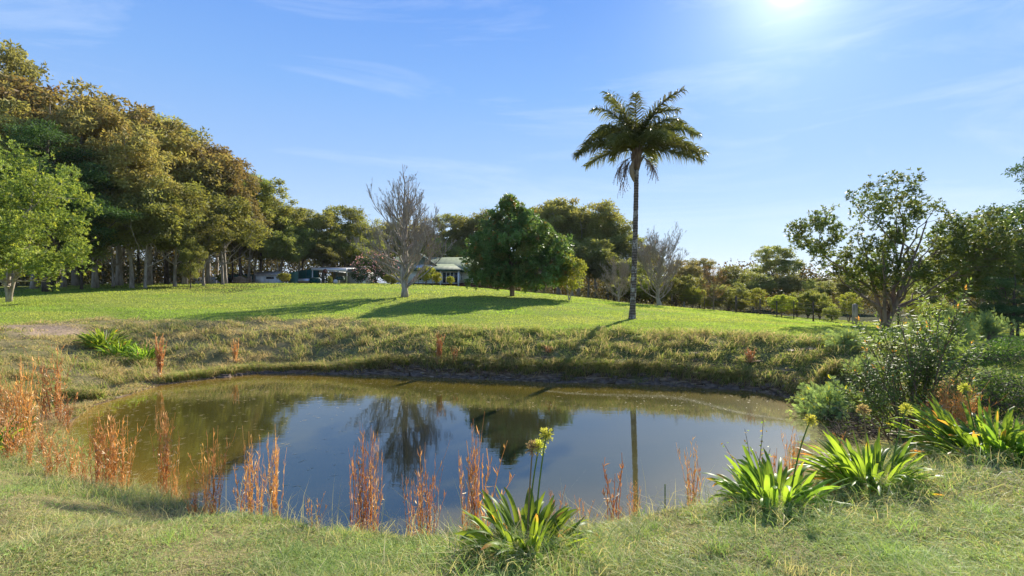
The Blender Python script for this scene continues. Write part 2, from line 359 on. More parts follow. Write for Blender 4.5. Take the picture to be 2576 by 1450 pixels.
def axis(segs):
    v = []
    for a, b, st in segs: v += list(np.arange(a, b, st))
    return np.array(v + [segs[-1][1]])
gx = axis([(-3000,-400,200),(-400,-80,20),(-80,-26,1.2),(-26,-13,.35),(-13,13,.14),(13,26,.35),(26,80,1.2),(80,400,20),(400,3000,200)])
gy = axis([(-60,-2,4),(-2,2,.5),(2,20,.14),(20,34,.35),(34,100,1.2),(100,400,20),(400,5000,250)])
GX, GY = np.meshgrid(gx, gy); fx_, fy_ = GX.ravel(), GY.ravel()
z, s, edge, w = ground(fx_, fy_)
nx = len(gx); i, j = np.meshgrid(np.arange(nx - 1), np.arange(len(gy) - 1)); b = (j * nx + i).ravel()
mb = MB(); mb.add(np.stack([fx_, fy_, z], 1), np.stack([b, b + 1, b + nx + 1, b + nx], 1))
m = mat('ground'); t = m.node_tree
n1 = noise(t, 2.2, 6, .65); n2 = noise(t, 14, 5, .7); n3 = noise(t, .25, 3)
lawnc = ramp(t, n2, [(.3, (.10, .155, .025)), (.7, (.21, .28, .055))])
lawnc = mixc(t, math_(t, 'MULTIPLY', n3, .6), lawnc, (.27, .26, .08))
dry = ramp(t, n2, [(.3, (.13, .11, .05)), (.6, (.30, .23, .12)), (.8, (.40, .32, .18))])
bank = ramp(t, n1, [(.35, (.07, .08, .028)), (.55, (.15, .155, .055)), (.75, (.32, .27, .13))])
mud = ramp(t, noise(t, 3, 8, .75, sc=(.7, 1.5, 9)), [(.36, (.03, .02, .012)), (.5, (.15, .10, .06)), (.62, (.40, .30, .20))])
bare = ramp(t, n2, [(.3, (.28, .19, .13)), (.7, (.48, .35, .25))])
c = mixc(t, attr(t, 'dry'), bank, dry); c = mixc(t, attr(t, 'lawn'), c, lawnc); c = mixc(t, attr(t, 'mud'), c, mud); c = mixc(t, attr(t, 'bare'), c, bare); c = mixc(t, attr(t, 'scrub'), c, ramp(t, n1, [(.35, (.03, .035, .014)), (.65, (.10, .10, .035)), (.8, (.18, .17, .05))]))
finish(t, c, .95, .02, n2, .8, .05)
me = mb.mesh('ground', m, True)
thr = np.clip((s - edge) / .25 + .5, 0, 1) * np.where(fy_ > 8.5, 1, 0)
left = np.clip((-fx_ - 5) / 4, 0, 1)
drym = np.clip(left * .8 + np.where(fy_ < 8.5, .7, 0), 0, 1) * (.75 + .5 * fbm(fx_ * .7, fy_ * .7, 3))
nb = fbm(fx_ * 1.1 + 9, fy_ * 1.1, 3)
wf = w[:, PK.index('F')] + .45 * w[:, PK.index('FL')] + .5 * w[:, PK.index('R')] + .4 * w[:, PK.index('L')]
mudw = np.clip((.52 * wf + .10 + .5 * nb * (.3 + wf) - s) / .14, 0, 1) * np.clip(wf + .5, 0, 1)
barem = np.clip(1.25 - np.hypot((fx_ + 19.3) / 4.4, (fy_ - 18.4) / 1.1) + .5 * nb, 0, 1)
scrub = np.clip((fy_ - (46 - .55 * (fx_ - 0))) / 3, 0, 1) * (fx_ > 6) + np.clip((fy_ - (40 - .45 * (fx_ + 37))) / 3, 0, 1) * (fx_ < -20) + (fy_ > 72)
scrub = np.clip(scrub * 1., 0, 1) * (fy_ > 22)
for nm, a in (('lawn', thr), ('dry', np.clip(drym, 0, 1)), ('mud', mudw), ('bare', barem), ('scrub', scrub)):
    q = me.attributes.new(nm, 'FLOAT', 'POINT'); q.data.foreach_set('value', a.astype(np.float32))
props(obj('ground', me), kind='structure')

# hills far away
mh = mat('hills'); t = mh.node_tree
finish(t, ramp(t, noise(t, .02, 6, .7), [(.3, (.03, .05, .03)), (.7, (.075, .095, .05))]), .9, .1)
hx = np.linspace(-2600, 3400, 220); mb = MB(); rows = []
for k, (yy, f) in enumerate([(1150, -.4), (1350, .55), (1600, 1), (2100, .5), (3000, -.2)]):
    rows.append(np.stack([hx, yy + 0 * hx + 90 * fbm(hx / 300, hx * 0 + k), f * (17 + 16 * fbm(hx / 420, hx * 0 + 3, 3) + 2.5 * fbm(hx / 25, hx * 0 + 7, 3)) - 4], 1))
v = np.concatenate(rows); n_ = len(hx); i, j = np.meshgrid(np.arange(n_ - 1), np.arange(4)); b = (j * n_ + i).ravel()
mb.add(v, np.stack([b, b + 1, b + n_ + 1, b + n_], 1)); props(obj('hills', mb.mesh('hills', mh, True)), kind='structure')

# ------------------------------------------------------------------ water
wx = np.arange(-12, 9.61, .3); wy = np.arange(4.8, 17.41, .3); A, B = np.meshgrid(wx, wy); A = A.ravel(); B = B.ravel()
sw = pond_sd(A, B)[0]; n_ = len(wx); i, j = np.meshgrid(np.arange(n_ - 1), np.arange(len(wy) - 1)); b = (j * n_ + i).ravel()
q = np.stack([b, b + 1, b + n_ + 1, b + n_], 1); q = q[(sw[q] < .35).any(1)]
mb = MB(); mb.add(np.stack([A, B, 0 * A], 1), q)
m = mat('water'); t = m.node_tree
body = ramp(t, attr(t, 'depth'), [(0, (.20, .12, .022)), (.2, (.11, .082, .012)), (.5, (.050, .045, .008)), (1, (.022, .023, .009))])
rip = noise(t, 1.0, 3, .5, sc=(1.3, 5, 1)); rip2 = noise(t, 1.0, 2, .5, sc=(7, 22, 1))
finish(t, body, .025, .5, math_(t, 'ADD', rip, math_(t, 'MULTIPLY', rip2, .25)), .028, .04)
for nn in t.nodes:
    if nn.type == 'BSDF_PRINCIPLED': nn.inputs['IOR'].default_value = 2.05; pw_ = nn
gl = t.nodes.new('ShaderNodeBsdfGlossy'); gl.inputs['Roughness'].default_value = .42; gl.inputs['Color'].default_value = (.9, .9, .85, 1); ms_ = t.nodes.new('ShaderNodeMixShader'); ms_.inputs[0].default_value = .004
t.links.new(pw_.outputs[0], ms_.inputs[1]); t.links.new(gl.outputs[0], ms_.inputs[2]); t.links.new(ms_.outputs[0], [q for q in t.nodes if q.type == 'OUTPUT_MATERIAL'][0].inputs[0])
me = mb.mesh('pond_water', m, True)
qa = me.attributes.new('depth', 'FLOAT', 'POINT'); qa.data.foreach_set('value', np.clip(-sw / 4.2, 0, 1).astype(np.float32))
props(obj('water', me), kind='structure')

# ------------------------------------------------------------------ grass (uncountable)
def screen_scatter(n, y0, y1, spread, rng, p=1.0):
    """points whose density falls with distance"""
    u = rng.random(n); Y = 1 / (1 / y1**p + u * (1 / y0**p - 1 / y1**p)) ** (1 / p)
    X = (Y + 1.8) * rng.uniform(-spread, spread, n); return X, Y
g = rs(1)
X, Y = screen_scatter(400000, 2.0, 8.6, 1.2, g)
z, s, edge, w = ground(X, Y)
k = s > -.05; X, Y, z, s = X[k], Y[k], z[k], s[k]
dryp = np.clip(.27 + .9 * fbm(X * .8, Y * .8, 3) + np.clip(1.3 - s, 0, 1) * .5, 0, 1)
tall = np.clip(1.2 - s, 0, 1)
mb = MB(); n = len(X)
Hh = g.uniform(.02, .06, n) * (1 + .9 * tall) * np.clip(1 + 1.3 * fbm(X * 2, Y * 2, 3), .35, 2.2); ln = g.uniform(.4, 3.2, n) / (1 + tall)
mb.blades(np.stack([X, Y, z - .004], 1), Hh, g.uniform(.0025, .0055, n) * (1 + .12 * Y), ln, g.random(n) * 6.283 , g, tone=np.where(g.random(n) < dryp, g.uniform(.5, 1, n), g.uniform(0, .25, n)))
# long straw at the lip of the near bank
X, Y = screen_scatter(42000, 3.2, 9, 1.2, g); z, s, edge, w = ground(X, Y)
k = (s > -.05) & (s < 1.5) & (g.random(len(s)) < np.clip(1.25 - s, 0.05, 1)); X, Y, z = X[k], Y[k], z[k]; n = len(X)
mb.blades(np.stack([X, Y, z], 1), g.uniform(.08, .30, n) * g.uniform(.5, 1.1, n), g.uniform(.003, .006, n), g.uniform(.2, 1.8, n), g.random(n) * 6.283, g, tone=g.uniform(.45, 1, n))
# broad weeds and longer tufts in the near turf
for q_ in range(150):
    X0, Y0 = screen_scatter(1, 2.6, 7.5, 1.15, g); z0, s0, _, _ = ground(X0, Y0)
    if s0[0] < .7: continue
    m_ = int(g.integers(14, 60)); R_ = g.uniform(.03, .12); P = np.stack([X0 + g.normal(size=m_) * R_, Y0 + g.normal(size=m_) * R_, z0 + g.uniform(.005, .04, m_)], 1)
    if q_ % 3 == 0: mb.leaves(P, g.normal(size=(m_, 3)) * [1, 1, .4] + [0, 0, .3], g.uniform(.015, .035, m_), g.uniform(.010, .02, m_), g, tone=0)
    else: mb.blades(P - [0, 0, .01], g.uniform(.05, .15, m_), .005, g.uniform(.2, 1.4, m_), g.random(m_) * 6.283, g, tone=float(q_ % 3 == 1) * .8)
props(obj('short_grass', mb.mesh('short_grass', M['grass_near'])), 'mown short green and straw coloured grass on the near bank', 'grass', kind='stuff')

g = rs(2); X, Y = screen_scatter(900000, 8.3, 27, 1.2, g, 1.3)
k = pond_sd_fast(X, Y); X, Y = X[k], Y[k]
z, s, edge, w = ground(X, Y)
wf = w[:, PK.index('F')]; nb = fbm(X * 1.1 + 9, Y * 1.1, 3)
k = (s > -.02) & (s < edge + .35) & ((s > .34 * wf + .06 + .55 * nb * (.4 + wf)) | (g.random(len(s)) < .06)) & ((barem_ := np.clip(1.25 - np.hypot((X + 19.3) / 4.4, (Y - 18.4) / 1.1) + .5 * nb, 0, 1)) < g.random(len(s)) + .15)
X, Y, z, s, wf = X[k], Y[k], z[k], s[k], wf[k]; n = len(X)
lump = np.clip(.5 + 1.7 * fbm(X * 1.5, Y * 2.2, 3), .08, 1.9)
dryp = np.clip(.33 + 1.1 * fbm(X * .9 + 3, Y * .9, 3) + np.clip((-X - 4) / 6, 0, .62) + .25 * (s < 1), 0, 1)
mb = MB()
mb.blades(np.stack([X, Y, z - .02], 1), g.uniform(.07, .22, n) * lump, g.uniform(.010, .022, n) * (Y / 16), g.uniform(.2, 1.7, n), g.random(n) * 6.283, g, tone=np.where(g.random(n) < dryp, g.uniform(.5, 1, n), g.uniform(0, .2, n)))
# broad leafed runners spilling over the bank
k = g.random(n) < .36 * np.clip(wf + .2, 0, 1); P = np.stack([X, Y, z + g.uniform(0, .14, n) * lump], 1)[k]; nk = len(P)
mb.leaves(P, g.normal(size=(nk, 3)) * [1, 1, .5] + [0, -.2, .3], g.uniform(.04, .08, nk), g.uniform(.02, .04, nk), g, tone=g.random(nk) ** 3)
# tussocks hanging over the water line
P = []; 
for q_ in range(1000):
    u = g.uniform(-12.5, 9.3); Yc = np.linspace(13.0, 20, 60); zz, ss, ee, ww = ground(np.full(60, u), Yc); ok = np.where((ss > g.uniform(.2, .45)) & (ss < 1.2))[0]
    if len(ok): P.append((u, Yc[ok[0]] + g.uniform(0, .25), zz[ok[0]]))
for q_ in range(900):
    u, v_ = g.uniform(-15, 9.5), g.uniform(12, 20); zz, ss, ee, ww = ground([u], [v_])
    if .7 < ss[0] < ee[0] + .2: P.append((u, v_, zz[0]))
P = np.array(P); P = P[np.repeat(np.arange(len(P)), 30)]; n = len(P); P = P + g.normal(size=(n, 3)) * [.12, .07, .03]
mb.blades(P, g.uniform(.12, .42, n), .014, g.uniform(.4, 1.7, n), g.normal(-1.57, 1.0, n), g, tone=np.where(g.random(n) < .55, g.uniform(.3, 1, n), 0), curve=.9)
props(obj('bank_grass', mb.mesh('bank_grass', M['grass_bank'])), 'rough tangled grass and runners on the far and left pond bank', 'grass', kind='stuff')

g = rs(3); X, Y = screen_scatter(330000, 16.5, 62, 1.2, g, 1.2); Xb = g.uniform(8.5, 30, 90000); Yb = g.uniform(7.5, 17, 90000); X = np.concatenate([X, Xb]); Y = np.concatenate([Y, Yb])
z, s, edge, w = ground(X, Y); k = (s > edge - .15) & ~((X > 9) & (Y > 39)) & ~((X + 37 < (Y - 35) * -.5)); X, Y, z = X[k], Y[k], z[k]; n = len(X)
mb = MB(); mb.blades(np.stack([X, Y, z - .01], 1), g.uniform(.025, .07, n) * (1 + .5 * fbm(X * .6, Y * .6, 3)) * (.6 + Y / 50), g.uniform(.012, .022, n) * Y / 16, g.uniform(.2, 1.4, n), g.random(n) * 6.283, g,
    tone=np.clip(.35 + 1.1 * fbm(X * .35, Y * .5, 4) + .3 * g.random(n) + (fbm(X * 1.4 + 5, Y * 1.4, 2) > .42) * .3, 0, 1))
props(obj('lawn_grass', mb.mesh('lawn_grass', M['grass_lawn'])), 'bright green mown lawn rising behind the pond', 'grass', kind='stuff')

# ------------------------------------------------------------------ scum, straw and leaves afloat
g = rs(4); mb = MB()
u = g.random(2600); X = -10.6 + 8.5 * u ** 1.6 + g.normal(size=2600) * .5; Y = 7.5 + 9 * g.random(2600)
s_ = pond_sd(X, Y)[0]; k = (s_ < .1) & (g.random(2600) < np.exp(s_ / 1.6)); X, Y = X[k], Y[k]; n = len(X)
a = g.normal(.5, .35, n); mb.leaves(np.stack([X, Y, np.full(n, .006)], 1), np.stack([np.cos(a), np.sin(a), 0 * a], 1), g.uniform(.04, .16, n), g.uniform(.006, .016, n), g, side=np.tile([0, 0, 1.], (n, 1)), fold=.01, tone=g.random(n))
X = g.uniform(-9, 7, 500); Y = g.uniform(12, 16.5, 500); s_ = pond_sd(X, Y)[0]; k = s_ < -.1; X, Y = X[k], Y[k]; n = len(X)
a = g.normal(.2, .5, n); mb.leaves(np.stack([X, Y, np.full(n, .006)], 1), np.stack([np.cos(a), np.sin(a), 0 * a], 1), g.uniform(.03, .14, n), g.uniform(.01, .02, n), g, side=np.tile([0, 0, 1.], (n, 1)), fold=.01, tone=g.random(n))
props(obj('floating_litter', mb.mesh('floating_litter', leafmat('litter', (.30, .24, .07), (.42, .34, .14), (.55, .45, .30), transl=.1, objvar=0))), 'scattered straw and leaf litter floating on the pond', 'leaf litter', kind='stuff')
# the pale scum line drifting across the right of the pond
pts = np.array([(1.0, 14.2), (2.2, 13.75), (3.4, 13.65), (4.2, 13.55), (4.9, 13.1), (5.3, 12.3), (5.7, 11.7), (6.3, 11.3)])
tt = np.linspace(0, 1, 90); px_ = np.interp(tt, np.linspace(0, 1, 8), pts[:, 0]); py_ = np.interp(tt, np.linspace(0, 1, 8), pts[:, 1])
for _ in range(6): px_[1:-1] = (px_[2:] + px_[:-2] + px_[1:-1]) / 3; py_[1:-1] = (py_[2:] + py_[:-2] + py_[1:-1]) / 3
n = 5200; k = g.integers(0, 90, n); sp = .07 + .10 * np.sin(tt * math.pi)
P = np.stack([px_[k] + g.normal(size=n) * .06, py_[k] + g.normal(size=n) * sp[k] * .8 + .03 * np.sin(k * .7), np.full(n, .005)], 1)
mb = MB(); a = g.random(n) * 6.28
mb.leaves(P, np.stack([np.cos(a), np.sin(a), 0 * a], 1), g.uniform(.008, .022, n), g.uniform(.006, .014, n), g, side=np.tile([0, 0, 1.], (n, 1)), fold=.01)
props(obj('pond_scum', mb.mesh('pond_scum', plain('scum', (.27, .25, .15), .9, .1))), 'pale drifting scum line on the right of the pond', 'pond scum', kind='stuff')

# ------------------------------------------------------------------ broken rock ledges at the far water line
g = rs(5); mb = MB()
for q_ in range(420):
    u = g.uniform(-10, 8.6); Yc = np.linspace(12, 18, 90); ss = pond_sd(np.full(90, u), Yc)[0]
    ok = np.where((ss > g.uniform(-.05, .5)) & (ss < .7) & (Yc > 13))[0]
    if not len(ok): continue
    y = Yc[ok[0]]; zz = gz(u, y); L, Wd, H = g.uniform(.10, .5), g.uniform(.06, .22), g.uniform(.02, .06)
    k = 7; th = np.arange(k) / k * 6.283; rr = g.uniform(.7, 1.15, k)
    ca, sa = math.cos(g.normal() * .25), math.sin(g.normal() * .25)
    bx, by = np.cos(th) * rr * L / 2, np.sin(th) * rr * Wd / 2
    b0 = np.stack([u + bx * ca - by * sa, y + bx * sa + by * ca, np.full(k, zz - .05)], 1); b1 = b0 * [1, 1, 0] + [0, 0, zz + H] + g.normal(size=(k, 3)) * .008
    b1[:, :2] = (b1[:, :2] - [u, y]) * .9 + [u, y]
    v = np.concatenate([b0, b1, b1.mean(0)[None] + [0, 0, .01]]); jj = np.arange(k); j2 = (jj + 1) % k
    mb.add(v, np.stack([jj, j2, k + j2, k + jj], 1), np.stack([k + jj, k + j2, np.full(k, 2 * k)], 1))
props(obj('rock_ledge', mb.mesh('rock_ledge', barkmat('shale', (.035, .026, .02), (.24, .18, .13), 5, (1, 1, 6), .8))), 'dark crumbling shale flakes along the far waterline', 'rocks', kind='stuff')
# ------------------------------------------------------------------ plant builders
def spread(pts, m, rng):
    """farthest point choice of m of the points"""
    idx = [int(rng.integers(len(pts)))]; d = np.linalg.norm(pts - pts[idx[0]], axis=1)
    while len(idx) < min(m, len(pts)): idx.append(int(d.argmax())); d = np.minimum(d, np.linalg.norm(pts - pts[idx[-1]], axis=1))
    return idx
def curve3(a, b, c, n):
    t = np.linspace(0, 1, n)[:, None]; return a * (1 - t) ** 2 + 2 * b * t * (1 - t) + c * t * t
def clump_tree(seed, H, ells, ncl, rcl, nleaf, LL, LW, tr, stems=1, limbs=8, droop=.5, flat=.7, leader=.8, wig=.3, shell=.55, tips=0., lean=0., lowest=.28, bark='bark_gum', leaf='gum_leaf', name='tree', rosette=0, spreadstem=.5, limbr=.45, toptone=0):
    g = rs(seed); ells = np.array(ells, float); wgt = ells[:, 3] * ells[:, 4] * ells[:, 5]; wgt = wgt ** .75; wgt /= wgt.sum()
    e = ells[g.choice(len(ells), ncl, p=wgt)]
    C = e[:, :3] + unit(g.normal(size=(ncl, 3))) * (g.random(ncl) ** (1 / 3 if shell <= 0 else shell / 1.6))[:, None] * e[:, 3:6]
    T = MB(); G = MB(); limbpts = []
    for s_ in range(stems):
        a = 6.283 * s_ / stems + g.random(); off = 0 if stems == 1 else spreadstem
        n = 12; hh = np.linspace(0, 1, n); top = leader * H * (1 if s_ == 0 else g.uniform(.65, .95))
        px = math.cos(a) * off * top * .5 * hh ** 1.1 + lean * H * hh ** 1.3 + wig * H * .06 * np.cumsum(g.normal(size=n)) * .35 * hh
        py = math.sin(a) * off * top * .5 * hh ** 1.1 + wig * H * .06 * np.cumsum(g.normal(size=n)) * .35 * hh
        P = np.stack([px, py, hh * top - .15], 1); r = tr * (.62 if stems == 1 else .55) * (1 - .8 * hh) * (1 + .35 * np.exp(-hh * 30))
        T.tube(P, r, 9); limbpts.append((P, r))
    idx = spread(C, limbs, g); allp = [p[3:] for p, r in limbpts]; allr = [r[3:] for p, r in limbpts]
    for i in idx:
        c = C[i]; P, r = limbpts[int(g.integers(len(limbpts)))]
        hz = max(lowest * H, c[2] - .35 * H - .5 * np.hypot(c[0], c[1]) * .5); k = int(np.argmin(np.abs(P[:, 2] - hz)))
        st = P[k]; mid = st * .45 + c * .55 + np.array([0, 0, -.06 * H]) + g.normal(size=3) * .02 * H
        Q = curve3(st, mid, c, 9); Q[1:-1] += g.normal(size=(7, 3)) * .008 * H; rr = np.linspace(r[k] * limbr + .01, .02 * H / 15, 9); T.tube(Q, rr, 6, cap=False); allp.append(Q[1:]); allr.append(rr[1:])
    AP = np.concatenate(allp); AR = np.concatenate(allr)
    for c in C:
        d = np.linalg.norm(AP - c, axis=1) + 2.0 * np.maximum(0, AP[:, 2] - c[2]); k = int(d.argmin())
        if d[k] < .3: continue
        st = AP[k]; mid = (st + c) / 2 + g.normal(size=3) * .05 * d[k] + [0, 0, -.05 * d[k]]
        T.tube(curve3(st, mid, c, 5), np.linspace(min(AR[k] * .6, .03 + .012 * d[k]), .007, 5), 4, cap=False)
    npc = g.poisson(nleaf / ncl, ncl); ci = np.repeat(np.arange(ncl), npc); n = len(ci)
    rad = rcl * g.uniform(.65, 1.3, ncl)
    dd = unit(g.normal(size=(n, 3)) + [0, 0, .25]); off = dd * (g.random(n) ** .45)[:, None] * rad[ci][:, None] * [1, 1, flat]
    ctone = np.clip(g.random(ncl) * .5 + tips - .4, 0, 1) + toptone * np.clip((C[:, 2] / H - .55) * 2.2, 0, 1)
    if rosette:   # leaves in whorls at twig ends
        ns = n // rosette; sel = g.permutation(n)[:ns]; ci = ci[sel]; off = off[sel]; Pc = C[ci] + off; ax = unit(unit(off) + g.normal(size=(ns, 3)) * .4 + [0, 0, .5])
        rep = np.repeat(np.arange(ns), rosette); m_ = len(rep); D = unit(ax[rep] * .7 + unit(g.normal(size=(m_, 3))) * .9); P = Pc[rep]; tn = np.clip(ctone[ci][rep] + (g.random(ns) < tips * .25)[rep] * .8, 0, 1); side = ax[rep] + g.normal(size=(m_, 3)) * .3
        G.leaves(P, D, LL * g.uniform(.7, 1.25, m_), LW * g.uniform(.8, 1.2, m_), g, tone=tn, side=side)
    else:
        D = unit(g.normal(size=(n, 3)) + dd * .6 + [0, 0, -droop]); tn = np.clip(ctone[ci] * g.uniform(.4, 1.4, n), 0, 1)
        G.leaves(C[ci] + off, D, LL * g.uniform(.6, 1.3, n), LW * g.uniform(.7, 1.3, n), g, tone=tn)
    return T.mesh(name + '_trunk', M[bark], True), G.mesh(name + '_crown', M[leaf])

_mh = {}
def meshH(ms):
    key = ms[0].name
    if key not in _mh:
        h = 0
        for me_ in ms:
            if me_ is None: continue
            a = np.empty(len(me_.vertices) * 3, np.float32); me_.vertices.foreach_get('co', a); h = max(h, float(np.percentile(a[2::3], 99.9)))
        _mh[key] = h
    return _mh[key]
def put_tree(meshes, name, label, cat, px, Y, H0=None, ytop=None, group=None, rz=0, wide=1., crown='crown', sink=0):
    x, y, z = at(px, Y)
    H0 = max(c.co.z for me_ in meshes if me_ for c in ()) if False else meshH(meshes)
    k = 1 if ytop is None else hgt(ytop, Y, z) / H0
    t = thing(name, label, cat, (x, y, z - sink), rz, group, (k * wide, k * wide, k))
    obj('trunk', meshes[0], t); 
    if meshes[1] is not None: obj(crown, meshes[1], t)
    return t

def bare_tree(seed, H, env, tr, nb, first=.12, up=.75, bark='bark_bare', leader=1., tw=3, leaves=None, stems=1, twr=.008, curl=.5):
    """env(h) -> branch reach at height fraction h"""
    g = rs(seed); T = MB(); G = MB(); tipsP = []
    def seg(p, d, L, r0, r1, n, upk):
        P = [p]; d = d / np.linalg.norm(d)
        for _ in range(n): 
            d = d + g.normal(size=3) * .10 + np.array([0, 0, upk / n]); d /= np.linalg.norm(d); P.append(P[-1] + d * L / n)
        P = np.array(P); T.tube(P, np.linspace(r0, r1, n + 1), 5 if r0 > .03 else 3, cap=False); return P
    def twigs(P, L, r, lev):
        n = int(3 + L * (4.0 if lev == 1 else 3.2))
        for _ in range(min(n, 16)):
            f = g.uniform(.2, 1) ** .8; i = f * (len(P) - 1); k = int(min(i, len(P) - 2)); p = P[k] + (P[k + 1] - P[k]) * (i - k)
            ax = unit(P[k + 1] - P[k]); d = ax + unit(g.normal(size=3)) * .75 + np.array([0, 0, .25]); l2 = L * g.uniform(.22, .5) * (1.15 - f * .6)
            Q = seg(p, d, l2, max(r * (1 - f) * .6 + twr, twr), twr * .6, 4, curl)
            if lev < tw: twigs(Q, l2, max(r * .4, twr), lev + 1)
            else: tipsP.append(Q[-1])
    for s_ in range(stems):
        n = 14; hh = np.linspace(0, 1, n); P = np.stack([np.cumsum(g.normal(size=n)) * .012 * H + (s_ - (stems - 1) / 2) * .028 * H * hh, np.cumsum(g.normal(size=n)) * .012 * H, hh * H * leader * (1 if s_ == 0 else .9) - .1], 1); P[:, :2] *= .55
        P[0, :2] = P[1, :2] = 0; R = tr * (1 - .93 * hh) ** 1.1 * (1 + .5 * np.exp(-hh * 30)) / (1 if stems == 1 else 1.3); T.tube(P, np.maximum(R, twr), 9)
        for b in range(nb // stems):
            h = first + (.97 - first) * (b + g.random()) / (nb // stems); i = h * (n - 1); k = int(min(i, n - 2)); p = P[k] + (P[k + 1] - P[k]) * (i - k)
            a = b * 2.4 + g.random(); reach = env(h) * g.uniform(.75, 1.1); el = g.uniform(.35, .65) + .35 * h
            L = reach / math.cos(min(el + up * .25, 1.2)); d = np.array([math.cos(a) * math.cos(el), math.sin(a) * math.cos(el), math.sin(el)])
            r0 = max(R[k] * .5, twr * 1.5) if L > 1 else twr * 2
            Q = seg(p, d, L, min(r0, .02 + L * .016), twr, 8, up); twigs(Q, L, min(r0, .05), 1)
    if leaves:
        mname, nl, LL, LW = leaves; P = np.array(tipsP); ii = g.integers(0, len(P), nl)
        G.leaves(P[ii] + g.normal(size=(nl, 3)) * .08, g.normal(size=(nl, 3)) + [0, 0, -.5], LL, LW, g, tone=g.random(nl) ** 3)
        return T.mesh('bare_trunk', M[bark], True), G.mesh('sparse_leaves', M[mname])
    return T.mesh('bare_trunk', M[bark], True), None

